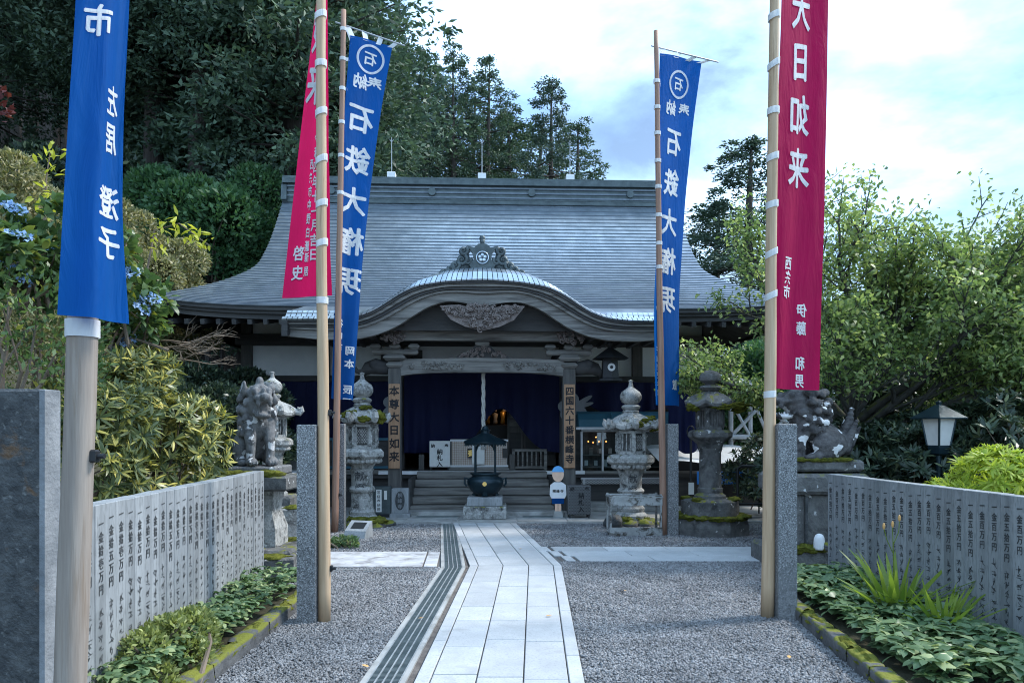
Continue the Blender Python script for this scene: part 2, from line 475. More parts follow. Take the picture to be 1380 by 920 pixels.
M['pole_wood'] = surf('pole_timber', (.36, .24, .14), (.52, .38, .25), 6, .6, bump=.3, bscale=24, stretch=(5, 5, .25), stain=(.25, .15, .08), stain_scale=5, stain_th=(.6, .7), bdist=.004)
M['pole_pale'] = surf('near_pole_timber', (.19, .155, .13), (.31, .265, .225), 5, .65, bump=.35, bscale=24, stretch=(6, 6, .3), stain=(.19, .14, .1), stain_scale=4, stain_th=(.55, .7), bdist=.004)
M['pole_red'] = surf('reddish_pole_timber', (.2, .11, .075), (.34, .2, .14), 6, .6, bump=.3, bscale=24, stretch=(5, 5, .25), bdist=.004)
M['pole_grey'] = surf('grey_pole_paint', (.3, .32, .34), (.42, .44, .46), 6, .5, .3, bump=.05)
M['ink'] = plain('black_ink', (.012, .012, .014), .7)
M['navy'] = clothmat('navy_curtain', (.005, .008, .045), .1)
M['banner_blue'] = clothmat('blue_banner_cloth', (.003, .125, .47), .62)
M['banner_deep'] = clothmat('deep_blue_banner_cloth', (.003, .10, .38), .6)
M['banner_red'] = clothmat('crimson_banner_cloth', (.5, .007, .085), .6)
M['print_white'] = clothmat('white_print', (.86, .88, .9), .45)
M['white_cloth'] = clothmat('white_tape', (.75, .77, .78), .3)
M['emblem_grey'] = clothmat('pale_emblem', (.3, .32, .35), .15)
M['white'] = plain('white_paint', (.72, .73, .74), .5)
M['paper'] = plain('paper', (.74, .74, .71), .8)
M['black'] = plain('black_lacquer', (.012, .012, .012), .35)
M['gold'] = plain('gilt', (.75, .5, .16), .35, .7)
M['bronze'] = surf('dark_green_bronze', (.008, .022, .032), (.018, .04, .052), 6, .36, .5, bump=.1, spec=.5)
M['alu'] = plain('aluminium', (.55, .57, .59), .4, .6)
M['steel'] = surf('stainless_steel', (.3, .31, .31), (.5, .51, .51), 6, .4, .75, bump=.1, stain=(.09, .08, .07), stain_scale=6, stain_th=(.5, .62))
M['teal'] = plain('teal_awning', (.03, .11, .16), .6)
M['glass'] = glassmat('window_glass')
M['rope'] = surf('rope', (.34, .33, .3), (.5, .48, .45), 30, .9, bump=.5, bscale=120)
M['iron'] = plain('dark_iron', (.03, .032, .035), .5, .5)
M['lamp_glass'] = plain('milky_lamp_glass', (.6, .6, .58), .3)
M['blue_sign'] = plain('blue_vinyl', (.03, .2, .6), .5)
M['flame'] = plain('candle_glow', (1.0, .35, .08), .5, 0, 2.5)
M['perf'] = surf('perforated_metal', (.1, .105, .11), (.17, .175, .18), 60, .5, .6, bump=.3, bscale=140)
M['tan'] = surf('lattice_panel', (.56, .51, .46), (.7, .64, .59), 30, .8, bump=.5, bscale=90)
M['skin'] = plain('painted_skin', (.75, .5, .36), .5)
M['skyblue'] = plain('painted_blue', (.12, .4, .75), .5)
M['bark'] = surf('cedar_bark', (.045, .035, .03), (.1, .085, .075), 6, .95, bump=.8, bscale=20, stretch=(5, 5, .5))
M['bark_grey'] = surf('cherry_bark', (.04, .04, .035), (.09, .088, .08), 8, .9, bump=.7, bscale=30, moss=(.08, .09, .03), moss_th=(.5, .56), moss_z=-.2)
M['twig'] = surf('dry_twig', (.12, .09, .065), (.22, .17, .13), 8, .9, bump=.2)
M['cedar'] = leafmat('cedar_needles', (.034, .066, .05), (.115, .18, .11), None, .2, .6)
M['cedar2'] = leafmat('cedar_needles_cool', (.032, .06, .05), (.09, .14, .1), None, .2, .6)
M['maple'] = leafmat('dark_maple_leaves', (.035, .095, .045), (.10, .2, .08), None, .35, .5)
M['red_maple'] = leafmat('red_maple_leaves', (.07, .015, .02), (.15, .035, .03), None, .35, .5)
M['cherry'] = leafmat('cherry_leaves', (.10, .165, .06), (.27, .35, .14), (.5, .56, .25), .5, .4, (.8, .88))
M['azalea'] = leafmat('azalea_leaves', (.12, .135, .055), (.28, .265, .13), (.5, .44, .26), .35, .5, (.7, .8))
M['hydrangea'] = leafmat('hydrangea_leaves', (.05, .105, .04), (.16, .235, .085), (.24, .26, .05), .35, .35, (.9, .93))
M['petal'] = leafmat('blue_petals', (.2, .36, .72), (.5, .66, .92), None, .3, .6)
M['rhodo'] = leafmat('rhododendron_leaves', (.06, .095, .04), (.23, .25, .1), (.55, .48, .12), .3, .35, (.72, .82))
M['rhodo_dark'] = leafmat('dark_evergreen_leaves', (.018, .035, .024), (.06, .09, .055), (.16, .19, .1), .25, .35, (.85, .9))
M['lime'] = leafmat('lime_leaves', (.3, .4, .04), (.5, .55, .1), None, .45, .5)
M['bed_leaf'] = leafmat('groundcover_leaves', (.06, .12, .055), (.2, .29, .14), (.36, .42, .2), .35, .4, (.8, .88))
M['blade'] = leafmat('iris_blades', (.12, .2, .03), (.28, .36, .06), None, .45, .4)
M['pale_leaf'] = leafmat('pale_green_leaves', (.16, .2, .07), (.34, .38, .14), (.55, .58, .26), .4, .5, (.8, .88))
M['yellow_leaf'] = leafmat('yellow_leaves', (.4, .42, .05), (.6, .58, .09), None, .45, .5)
M['flower_o'] = plain('pale_orange_petals', (.6, .34, .12), .6)

# ------------------------------------------------------------------ writing
_gl = {}
def glyph(ch, bold=0.02, cuts=0):
    key = (ch, bold, cuts)
    if key in _gl: return _gl[key]
    cu = bpy.data.curves.new('glyph', 'FONT'); cu.body = ch; cu.offset = min(bold, .006); cu.resolution_u = 2
    o = bpy.data.objects.new('glyph', cu); COL.objects.link(o)
    dg = bpy.context.evaluated_depsgraph_get()
    me = o.evaluated_get(dg).to_mesh()
    bm = bmesh.new(); bm.from_mesh(me)
    o.evaluated_get(dg).to_mesh_clear()
    bpy.data.objects.remove(o); bpy.data.curves.remove(cu)
    if len(bm.verts):
        xs = [v.co.x for v in bm.verts]; ys = [v.co.y for v in bm.verts]
        cx, cy = (min(xs) + max(xs)) / 2, (min(ys) + max(ys)) / 2
        for v in bm.verts:
            x, y = v.co.x - cx, v.co.y - cy
            v.co = Vector((x, y + 0.10 * x - 0.03 * math.sin(x * 6), 0))      # brush-like rising strokes
        if cuts:
            for k in range(1, cuts):
                a = -0.5 + k / cuts
                for ax in (Vector((1, 0, 0)), Vector((0, 1, 0))):
                    bmesh.ops.bisect_plane(bm, geom=bm.verts[:] + bm.edges[:] + bm.faces[:], plane_co=ax * a, plane_no=ax)
        bmesh.ops.triangulate(bm, faces=bm.faces[:])
    vs = [tuple(v.co) for v in bm.verts]; bm.verts.index_update()
    fs = [tuple(v.index for v in f.verts) for f in bm.faces]
    bm.free()
    _gl[key] = (vs, fs)
    return _gl[key]
def BOLD(b):
    return [(0, 0)] if b <= .02 else [(-b * .6, 0), (b * .6, b * .2), (0, -b * .5), (0, b * .6)]
def write_flat(mb, text, x, z, size, dz, y=0.0, mirror=False, bold=.02, wide=1.0, T=None, brush=0):
    """vertical line of characters in the XZ plane facing -Y, first one centred at (x, z)"""
    for ch in text:
        if ch != ' ':
            vs, fs = glyph(ch, bold)
            for kk, (ox, oz_) in enumerate(BOLD(bold)):
                q = [Vector((x + (v[0] + ox) * size * wide * (-1 if mirror else 1), y - .0005 * kk, z + (v[1] + oz_) * size)) for v in vs]
                if T is not None: q = [T @ p for p in q]
                mb.add(q, fs if not mirror else [f[::-1] for f in fs])
        z -= dz
    return mb
def spiral(cx, cz, r, turns=1.4, a0=0.0, sgn=1, n=16):
    return [(cx + sgn * r * (1 - .8 * i / n) * math.cos(a0 + turns * 2 * PI * i / n), cz + r * (1 - .8 * i / n) * math.sin(a0 + turns * 2 * PI * i / n)) for i in range(n + 1)]
def rock_mesh(mb, c, r, seed=0, rough=.28, nu=18, nv=12, M_=None):
    off = Vector((seed * 3.1, seed * 1.7, seed * .9))
    def fn(v):
        return 1 + rough * (mnoise.fractal(v * 1.6 + off, 1.0, 2.0, 3) + .45 * mnoise.noise(v * 7 + off))
    return mb.ball(c, r, nu, nv, fn, M_)

# ================================================================== THE SETTING
def sstep(a, b, x):
    t = min(1, max(0, (x - a) / (b - a))); return t * t * (3 - 2 * t)
def hill(x, y):
    d = (-x - 8) * .55 + (y - 16) * .25 - .5
    h = 0.0
    if d > -3: h = math.log1p(math.exp(d * 2.2)) / 2.2
    h = min(h, 60)
    bank = min(2.6, max(0, (-x - 2.8)) * .62) * sstep(2.2, 4.0, y) * (1 - sstep(10.5, 13.0, y))
    n = mnoise.noise(Vector((x * .15, y * .15, 0))) * min(1.0, h * .2)
    return max(h, bank) + 2.7 * math.exp(-((x + 9.6) / 2.1) ** 2 - ((y - 15.5) / 4) ** 2) + n - .035
gx = np.concatenate([np.linspace(-220, -42, 16), np.linspace(-38, -8, 26), np.linspace(-7, -2.8, 14), np.linspace(-2.5, 8, 10), np.linspace(12, 220, 20)])
gy = np.concatenate([np.linspace(-40, 0, 8), np.linspace(1, 14, 27), np.linspace(15, 60, 46), np.linspace(66, 320, 20)])
mb = MB()
mb.add([(x, y, hill(x, y)) for y in gy for x in gx], [(j * len(gx) + i, j * len(gx) + i + 1, (j + 1) * len(gx) + i + 1, (j + 1) * len(gx) + i) for j in range(len(gy) - 1) for i in range(len(gx) - 1)])
tag(mb.build('ground', M['ground'], smooth=True), kind='structure')

def cpath(Y):       # centre line of the paved path
    return -.0785 + (Y - 4.706) * .0306 if Y < 8.7 else .0437 - (Y - 8.7) * .1297
def cdrain(Y):
    return -.813 + (Y - 4.7) * .034 if Y < 8.6 else -.68 - (Y - 8.6) * .0975
HP = .535           # half width of the path
def kerbL(Y): return -1.93 if Y < 7.4 else -2.6 - (Y - 7.4) * 0.28
def kerbR(Y): return 2.33 + .09 * (Y - 4.7) if Y < 7.2 else 2.7 + (Y - 7.2) * .55

# gravel: bed sheets, and the loose chips as one mass
def strip(name, fl, fr, y0, y1, z, mat, n=12):
    m = MB()
    m.grid(lambda u, v: ((fl(y0 + (y1 - y0) * v) * (1 - u) + fr(y0 + (y1 - y0) * v) * u), y0 + (y1 - y0) * v, z), 4, n)
    return m.build(name, mat)
XL = (8.62, 9.72); XR = (9.0, 10.12)                     # cross paths (depth ranges, left and right)
gravel_parts = []
bed = MB()
bed.grid(lambda u, v: (-9 + 18 * u, -3 + 15.75 * v, 0.0), 10, 12)
tag(bed.build('gravel_bed', M['gravel_bed']), kind='structure')
def in_gravel(x, y):
    c = np.where(y < 8.7, -.0785 + (y - 4.706) * .0306, .0437 - (y - 8.7) * .1297)
    d = np.where(y < 8.6, -.813 + (y - 4.7) * .034, -.68 - (y - 8.6) * .0975)
    left = (x < d - .15)
    right = (x > c + HP + .01)
    kl = np.where(y < 7.4, -1.9, -5.5); kr = np.where(y < 7.2, 2.33 + .09 * (y - 4.7), 5.5)
    ok = (left & (x > kl) & ~((y > XL[0]) & (y < XL[1]))) | (right & (x < kr) & ~((y > XR[0]) & (y < XR[1])))
    return ok & (y < 12.66)
def chips(n, y0, y1, s0, s1):
    x = NPR.uniform(-4.2, 4.2, n); y = NPR.uniform(y0, y1, n)
    lim = (np.abs(x) < y * .72 + .2)
    k = in_gravel(x, y) & lim
    x, y = x[k], y[k]; m = len(x)
    s = NPR.uniform(s0, s1, m)[:, None]
    base = np.array([[1, 0, 0], [-1, 0, 0], [0, 1, 0], [0, -1, 0], [0, 0, 1], [0, 0, -1]], float)
    V = base[None] * NPR.uniform(.55, 1.25, (m, 6, 1)) + NPR.normal(0, .22, (m, 6, 3))
    a = unit(NPR.normal(size=(m, 3))); b = unit(np.cross(a, NPR.normal(size=(m, 3)))); c = np.cross(a, b)
    R = np.stack([a, b, c], 1)
    V = np.einsum('mij,mjk->mik', V, R) * s[:, :, None] * np.array([1, 1, .8])
    V += np.stack([x, y, .003 + NPR.uniform(0, .009, m)], 1)[:, None, :]
    T = np.array([[0, 2, 4], [2, 1, 4], [1, 3, 4], [3, 0, 4], [2, 0, 5], [1, 2, 5], [3, 1, 5], [0, 3, 5]])
    Q = (np.arange(m) * 6)[:, None, None] + T[None]
    return V.reshape(-1, 3), Q.reshape(-1, 3)
V, Q = cat_np([chips(150000, 4.2, 6.6, .008, .0155), chips(120000, 6.6, 9.2, .010, .019), chips(75000, 9.2, 12.7, .013, .024)])
tag(link('gravel', mesh_np('gravel', V, Q), M['stone_chip']), 'loose grey crushed gravel around the paved path', 'gravel', kind='stuff')

# the paved path: every slab is a stone of its own
def slab(mb, pts, z0, z1, bev=.006):
    n = len(pts); c = Vector((sum(p[0] for p in pts) / n, sum(p[1] for p in pts) / n, 0))
    def sh(p, d):
        q = Vector((p[0], p[1], 0)); e = (c - q)
        return q + Vector((math.copysign(d, e.x), math.copysign(d, e.y), 0))
    vs = [(p[0], p[1], z0) for p in pts] + [(p[0], p[1], z1 - bev) for p in pts] + [tuple(sh(p, bev))[:2] + (z1,) for p in pts]
    fs = [tuple(range(2 * n, 3 * n))]
    for k in range(2):
        for i in range(n):
            j = (i + 1) % n
            fs.append((k * n + i, k * n + j, k * n + n + j, k * n + n + i))
    mb.add(vs, fs)
path_bed = MB()
for ya, yb in ((-3, 8.7), (8.7, 12.7)):
    path_bed.add([(cpath(ya) - HP - .01, ya, .006), (cpath(ya) + HP + .01, ya, .006), (cpath(yb - .001) + HP + .01, yb, .006), (cpath(yb - .001) - HP - .01, yb, .006)], [(0, 1, 2, 3)])
pb = path_bed.build('paved_path', M['rust_soil'])
tag(pb, kind='structure')
rows = [(-HP, -HP + .092), (-HP + .101, -.153), (-.144, .146), (.155, HP - .101), (HP - .092, HP)]
for ri, (a, b) in enumerate(rows):
    y = -1.0 + .21 * ri
    rr = random.Random(40 + ri)
    while y < 12.6:
        L = rr.uniform(.95, 1.3) if ri in (0, 4) else rr.choice([.56, .62, .74, .85, .5])
        y1 = min(y + L, 12.66)
        if y < 8.7 < y1: y1 = 8.7
        if 8.7 - y1 < .18 and y1 < 8.7: y1 = 8.7
        if 12.66 - y1 < .18: y1 = 12.66
        g = .006
        ya, yb = y + g, y1 - g
        cs = [cpath(min(ya, 8.6999)) if y < 8.69 else cpath(max(ya, 8.7)), cpath(min(yb, 8.6999)) if y < 8.69 else cpath(yb)]
        m = MB(); slab(m, [(cs[0] + a, ya), (cs[0] + b, ya), (cs[1] + b, yb), (cs[1] + a, yb)], .004, .026 + rr.uniform(-.0015, .0015), .004)
        if y1 > 3.5: m.build('paving_slab', M['paving'], pb)
        y = y1
# cross paths
def crosspath(name, pts_rows, mat):
    o = None
    return o
cr_bed = MB(); cr_bed.add([(.62, XR[0], .006), (4.6, XR[0], .006), (4.6, XR[1], .006), (.45, XR[1], .006)], [(0, 1, 2, 3)])
cr = tag(cr_bed.build('right_cross_path', M['rust_soil']), kind='structure')
for ri in range(3):
    ya = XR[0] + ri * .373; yb = ya + .352
    x = .66 - .13 * ri; rr = random.Random(80 + ri)
    m = MB(); slab(m, [(x, ya), (x + .12, ya), (x + .07, yb), (x - .05, yb)], .004, .025, .004); m.build('paving_slab', M['paving'], cr)
    x += .13 + .03
    while x < 4.5:
        L = rr.uniform(.65, 1.0) * (1.25 if ri == 0 else 1)
        m = MB(); slab(m, [(x + .007, ya), (x + L - .007, ya), (x + L - .045, yb), (x - .04, yb)], .004, .024 + rr.uniform(-.001, .001), .004); m.build('paving_slab', M['paving'], cr)
        x += L
cl_bed = MB(); cl_bed.add([(-3.9, XL[0], .006), (-.86, XL[0], .006), (-.94, XL[1], .006), (-3.9, XL[1], .006)], [(0, 1, 2, 3)])
cl = tag(cl_bed.build('left_cross_path', M['rust_soil']), kind='structure')
for xa, xb in ((-1.03, -.88), (-3.85, -1.05)):
    m = MB(); slab(m, [(xa, XL[0] + .02), (xb, XL[0] + .02), (xb - .06, XL[1] - .02), (xa - .06, XL[1] - .02)], .004, .022, .004)
    m.build('paving_slab', M['paving_old'], cl)
# soil edge between drain and path
m = MB()
for ya, yb in ((-1, 8.6), (8.62, 12.6)):
    m.add([(cdrain(ya) + .13, ya, .004), (cpath(ya) - HP - .005, ya, .004), (cpath(yb) - HP - .005, yb, .004), (cdrain(yb) + .13, yb, .004)], [(0, 1, 2, 3)])
tag(m.build('soil_edge', M['rust_soil']), kind='structure')

# drain with its gratings
dr = thing('floor_drain', 'long steel grated drain running beside the paved path to the temple', 'drain', (cdrain(4.0), 4.0, 0))
base = Vector((cdrain(4.0), 4.0, 0))
for sgn in (-1, 1):
    m = MB()
    pts = [(cdrain(y) + sgn * .125, y) for y in (2.0, 8.6, 12.66)]
    for (xa, ya), (xb, yb) in zip(pts[:-1], pts[1:]):
        w = .017
        vs = [(xa - w, ya, .0), (xa + w, ya, .0), (xb + w, yb, .0), (xb - w, yb, .0), (xa - w, ya, .021), (xa + w, ya, .021), (xb + w, yb, .021), (xb - w, yb, .021)]
        m.add([Vector(v) - base for v in vs], [(4, 5, 6, 7), (0, 1, 5, 4), (1, 2, 6, 5), (2, 3, 7, 6), (3, 0, 4, 7)])
    m.build('concrete_rim', M['concrete'], dr)
m = MB()
for ya, yb in ((2.0, 8.6), (8.6, 12.66)):
    m.add([Vector(v) - base for v in ((cdrain(ya) - .11, ya, .003), (cdrain(ya) + .11, ya, .003), (cdrain(yb) + .11, yb, .003), (cdrain(yb) - .11, yb, .003))], [(0, 1, 2, 3)])
m.build('channel_floor', M['black'], dr)
_pan = {}
def grate_panel(y0, y1):
    L = round(y1 - y0, 3); far = y0 >= 8.6
    key = (L, far)
    sl = -.0975 if far else .034
    if key not in _pan:
        m = MB(); n = int(L / .024)
        for i in range(n):
            yy = .012 + i * L / n
            m.box((sl * yy, yy, .0125), (.212, .009, .007))
        me = m.mesh('grate_bars'); me.materials.append(M['steel_grate'])
        b = MB()
        for k in range(-2, 3):
            xx = k * .0525 * (.98)
            b.add([(xx - .005, 0.004, .01), (xx + .005, .004, .01), (xx + .005 + sl * L, L - .004, .01), (xx - .005 + sl * L, L - .004, .01),
                   (xx - .005, 0.004, .019), (xx + .005, .004, .019), (xx + .005 + sl * L, L - .004, .019), (xx - .005 + sl * L, L - .004, .019)],
                  [(4, 5, 6, 7), (0, 1, 5, 4), (1, 2, 6, 5), (2, 3, 7, 6), (3, 0, 4, 7)])
        me2 = b.mesh('grate_rails'); me2.materials.append(M['steel_bar'])
        _pan[key] = (me, me2)
    me, me2 = _pan[key]
    o = link('grate_panel', me, None, dr, (cdrain(y0) - base.x, y0 - base.y, 0))
    link('grate_rail', me2, None, o)
yy = 3.6
while yy < 8.59:
    grate_panel(yy, min(yy + 1.0, 8.6)); yy += 1.0
for k in range(4): grate_panel(8.6 + k * 1.01, 8.6 + k * 1.01 + 1.0)
# small side drain joining from the left
sd = thing('side_drain', 'narrow grating crossing the gravel left of the main drain', 'drain', (-2.3, 8.4, 0))
m = MB()
for sgn in (-1, 1): m.box((0, sgn * .05, .010), (2.9, .014, .02), rz=.04)
m.build('rim', M['steel_bar'], sd)
m = MB()
for i in range(110): m.box((-1.42 + i * .026, (-1.42 + i * .026) * .04, .009), (.009, .09, .008))
tag(m.build('bars', M['steel_grate'], sd), kind='stuff')

# concrete apron in front of the steps, with sunk gratings
ap = tag(MB().box((-.2, 14.3, .012), (11.4, 3.1, .05)).build('pavement', M['concrete']), kind='structure')
for xa, xb in ((-3.4, -1.85), (-1.84, -.95), (-.94, .08), (.09, .95), (.96, 2.4)):
    MB().box(((xa + xb) / 2, 12.95, .040), (xb - xa - .012, .30, .012), bev=.004).build('paving_slab', M['concrete'], ap)
    MB().box(((xa + xb) / 2, 13.62, .040), (xb - xa - .012, .96, .012), bev=.004).build('paving_slab', M['concrete'], ap)
for xa, xb in ((-1.72, -.98), (.2, .98)):
    MB().box(((xa + xb) / 2, 13.4, .048), (xb - xa, .28, .008), bev=.003).build('grating', M['steel_grate'], ap)
gd = thing('threshold_drain', 'narrow grating running along the front of the concrete apron', 'drain', (-.3, 12.73, 0))
MB().box((0, -.055, .02), (7.2, .014, .04)).build('rim', M['concrete'], gd)
m = MB()
for i in range(230): m.box((-3.6 + i * .0313, 0, .018), (.012, .085, .024))
tag(m.build('bars', M['steel_grate'], gd), kind='stuff')
MB().box((2.7, 13.0, .047), (.62, .3, .012), bev=.003).build('grating', M['steel_grate'], ap)

# garden beds with mossy kerb stones
for sgn, nm in ((-1, 'left'), (1, 'right')):
    if sgn < 0: pts = [(-2.62, 1.5), (-1.98, 1.5), (-1.98, 7.3), (-2.75, 7.6)]
    else: pts = [(2.12, 1.5), (3.75, 1.5), (3.55, 8.0), (2.66, 7.2)]
    m = MB()
    m.add([(p[0], p[1], 0) for p in pts] + [(p[0], p[1], .07) for p in pts], [(4, 5, 6, 7), (0, 1, 5, 4), (1, 2, 6, 5), (2, 3, 7, 6), (3, 0, 4, 7)])
    tag(m.build(nm + '_garden_bed', M['ground']), kind='structure')
    kb = thing('mossy_kerb', 'low mossy stone kerb edging the garden bed on the %s' % nm, 'kerb', (sgn * 2, 3.0, 0))
    y = 2.6; rr = random.Random(5 + sgn)
    while y < 7.1:
        L = rr.uniform(.38, .62)
        xk = -1.95 if sgn < 0 else 2.12 + .09 * (y - 2.6) + .0
        m = MB(); off = Vector((y * 3, sgn, 0)); sl = 0 if sgn < 0 else .09
        def kst(u, v, y=y, L=L, xk=xk, off=off):
            a = v * 2 * PI; cx = max(-1, min(1, 1.35 * math.cos(a))) * .062; cz = max(-1, min(1, 1.35 * math.sin(a))) * .075
            yy = y + .004 + (L - .008) * u; e = .88 if u in (0, 1) else 1
            q = Vector((xk + sl * (yy - y) + cx * e, yy, .045 + cz * e)); d = mnoise.noise_vector(q * 9 + off) * .012
            return q + d - Vector((sgn * 2, 3.0, 0))
        m.grid(kst, 10, 16)
        m.build('kerb_stone', M['rock'], kb, smooth=True)
        m = MB()
        def kms(u, v, y=y, L=L, xk=xk, off=off):
            a = (u - .5) * 2; yy = y + .01 + (L - .02) * v
            n1_ = mnoise.fractal(Vector((a * 1.6, yy * 5, 3.0)) + off, 1, 2, 4)
            x = xk + sl * (yy - y) + a * (.062 + .02 * mnoise.noise(Vector((yy * 7, sgn * 5, 0))))
            z = .122 - .05 * abs(a) ** 2.5 + .022 * n1_ - (.03 if mnoise.noise(Vector((yy * 2.3, 7, sgn))) < -.12 else 0)
            return Vector((x, yy, z)) - Vector((sgn * 2, 3.0, 0))
        m.grid(kms, 10, 26)
        m.build('moss', M['moss'], kb, smooth=True)
        y += L

# ================================================================== THE TEMPLE HALL
TR = math.radians(2.4)
T0 = W(650, 580, 13.7); T0.z = 0
hall = thing('temple_hall', 'dark timber temple hall with curved grey copper roof and navy curtains', 'temple', T0, TR)
def bxp(name, c, d, mat, parent=hall, **kw):
    return MB().box(c, d, **kw).build(name, M[mat] if isinstance(mat, str) else mat, parent)

# --- main roof
wt_t = [0, .15, .25, .35, .5, .7, 1]; wt_w = [6.08, 5.86, 5.5, 5.12, 4.72, 4.72, 4.78]
def rw(t): 
    return float(np.mean([np.interp(min(1, max(0, t + d)), wt_t, wt_w) for d in (-.05, -.02, 0, .02, .05)])) if t > .06 else float(np.interp(t, wt_t, wt_w))
YR = 4.5
def ry(t): return -.2 + 4.55 * t
def rz_(t): return 3.83 + 3.29 * (.45 * t + .55 * t * t)
def ring(t, grow=0.0, dz=0.0):
    w = rw(t) + grow; yf = ry(t) - grow; yb = 2 * YR - yf; z = rz_(t) + dz
    pts = []
    nx, ny = 36, 12
    def lift(u): return .19 * (1 - t) ** 3 * abs(u) ** 7
    for i in range(nx): u = -1 + 2 * i / nx; pts.append((u * w, yf, z + lift(u)))
    for i in range(ny): u = -1 + 2 * i / ny; pts.append((w, YR + u * (YR - yf), z + lift(u)))
    for i in range(nx): u = 1 - 2 * i / nx; pts.append((u * w, yb, z + lift(u)))
    for i in range(ny): u = 1 - 2 * i / ny; pts.append((-w, YR + u * (YR - yf), z + lift(u)))
    return pts
def ringfaces(k, n): return [(k * n + i, k * n + (i + 1) % n, (k + 1) * n + (i + 1) % n, (k + 1) * n + i) for i in range(n)]
roof = bxp('roof', (0, YR, 7.12), (2 * 4.78, .5, .1), 'copper_dark')
NC = 40
for i in range(NC):
    ta, tb = i / NC, (i + 1) / NC
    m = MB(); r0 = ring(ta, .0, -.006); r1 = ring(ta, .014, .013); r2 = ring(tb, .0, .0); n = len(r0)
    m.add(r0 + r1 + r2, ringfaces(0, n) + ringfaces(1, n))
    cc_ = m.build('copper_course', M['copper'], roof); cc_.data.materials.append(M['copper_shade_and_board'])
    cc_.data.polygons.foreach_set('material_index', [1] * n + [0] * n)  # riser faces get the darker copper, shadow lines put into the colour
# fascia layers under the eave, soffit
for k, (g0, za, zb) in enumerate(((-.02, -.01, -.07), (-.07, -.07, -.13), (-.12, -.13, -.22))):
    m = MB(); a = ring(0, g0, za); b = ring(0, g0, zb); c = ring(0, g0 - .08, zb); n = len(a)
    m.add(a + b + c, ringfaces(0, n) + ringfaces(1, n))
    m.build('eave_board', M['wood_dark'], roof)
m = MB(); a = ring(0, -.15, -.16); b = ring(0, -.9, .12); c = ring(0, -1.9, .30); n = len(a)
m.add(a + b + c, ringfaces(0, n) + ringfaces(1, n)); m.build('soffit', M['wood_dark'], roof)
rm = MB().box((0, 0, 0), (.075, 1.85, .09), M=Matrix.Rotation(math.radians(11), 4, 'X')).mesh('rafter')
rm.materials.append(M['wood_dark'])
for k in range(41): link('rafter', rm, None, roof, (-5.6 + k * .28, .78, 3.74))
# ridge
bxp('ridge_base', (0, YR, 7.33), (9.3, .52, .34), 'copper_dark', roof)
for k in range(3): bxp('ridge_board', (0, YR, 7.22 + k * .11), (9.34, .56 + .02 * k, .035), 'copper_shade_and_board', roof)
bxp('ridge_cap', (0, YR, 7.56), (9.5, .72, .12), 'copper_dark', roof)
bxp('ridge_top', (0, YR, 7.66), (9.54, .5, .08), 'copper_dark', roof)
for x in (-3.6, -1.2, 1.2, 3.6):
    MB().cyl((x, YR - .28, 7.34), (x, YR - .33, 7.34), .09, n=16).build('crest_disc', M['copper_dark'], roof)
for sgn in (-1, 1):
    m = MB().prism([(-.36, 7.1), (.36, 7.1), (.33, 7.45), (.2, 7.62), (0, 7.70), (-.2, 7.62), (-.33, 7.45)], sgn * 4.65, sgn * 4.78, 'YZ', T=Matrix.Translation((0, YR, 0)))
    m.build('ridge_end_ornament', M['copper_dark'], roof)
    # gable board closing the end
    poly = [(ry(t) - YR + .25, rz_(t)) for t in np.linspace(.5, 1, 9)] + [(-(ry(t) - YR + .25), rz_(t)) for t in np.linspace(1, .5, 9)]
    MB().prism(poly, sgn * 4.45, sgn * 4.5, 'YZ', T=Matrix.Translation((0, YR, 0))).build('gable_board', M['wood_dark'], roof)
for px in (527, 648, 767):
    x = (px - 648) * .0182
    mt = thing('lightning_rod', 'thin rod on a white block, %s on the temple roof ridge' % {527: 'leftmost of three', 648: 'middle one of three', 767: 'rightmost of three'}[px], 'lightning rod',
               hall.matrix_basis @ Vector((0, 0, 0)), TR, 'lightning rods on the roof ridge')
    loc = Matrix.Translation(T0) @ Matrix.Rotation(TR, 4, 'Z') @ Vector((x, YR, 7.70)); mt.location = loc
    MB().box((0, 0, .09), (.2, .2, .18), bev=.01).build('block', M['white'], mt)
    m = MB(); m.cyl((0, 0, .18), (0, 0, 1.05), .012, .008, 6); m.build('rod', M['pole_grey'], mt)
    m = MB(); m.cyl((0, 0, .93), (-.05, 0, 1.0), .008, .006, 5); m.cyl((0, 0, .93), (.05, 0, 1.0), .008, .006, 5); m.build('prongs', M['pole_grey'], mt)

# --- kohai: the porch roof with its arched bargeboard
KY = -1.0; KS = .0127
kd = np.array([0, 24, 48, 74, 95, 115, 133, 152, 173, 200, 235, 268]) * KS
kt = 1.6 + (580 - np.array([358, 359, 362, 369.5, 381, 396, 409, 419, 424, 426, 427, 427.5])) * KS
xs_ = np.linspace(0, 3.4, 140)
def smooth_tab(xt, yt):
    y = np.interp(xs_, xt, yt); yp = np.concatenate([y[1:13][::-1], y, np.full(12, y[-1])])
    k = np.exp(-np.linspace(-2, 2, 25) ** 2); k /= k.sum()
    return np.convolve(yp, k, 'valid')
KT = smooth_tab(kd, kt)
lb_d = np.array([0, 50, 90, 112, 130, 150, 170, 200, 268]) * KS
lb = 1.6 + (580 - np.array([376, 379, 385.5, 396, 409, 421, 428, 431, 432])) * KS
KL = smooth_tab(lb_d, lb)
bb_d = np.array([0, 25, 50, 75, 95, 115, 143, 170, 215, 268]) * KS
bb = 1.6 + (580 - np.array([411, 405, 403, 411, 424, 438, 450, 456, 457, 452])) * KS
KB = smooth_tab(bb_d, bb)
def fK(x): return float(np.interp(abs(x), xs_, KT))
def fL(x): return float(np.interp(abs(x), xs_, KL))
def fB(x): return float(np.interp(abs(x), xs_, KB))
porch = MB()
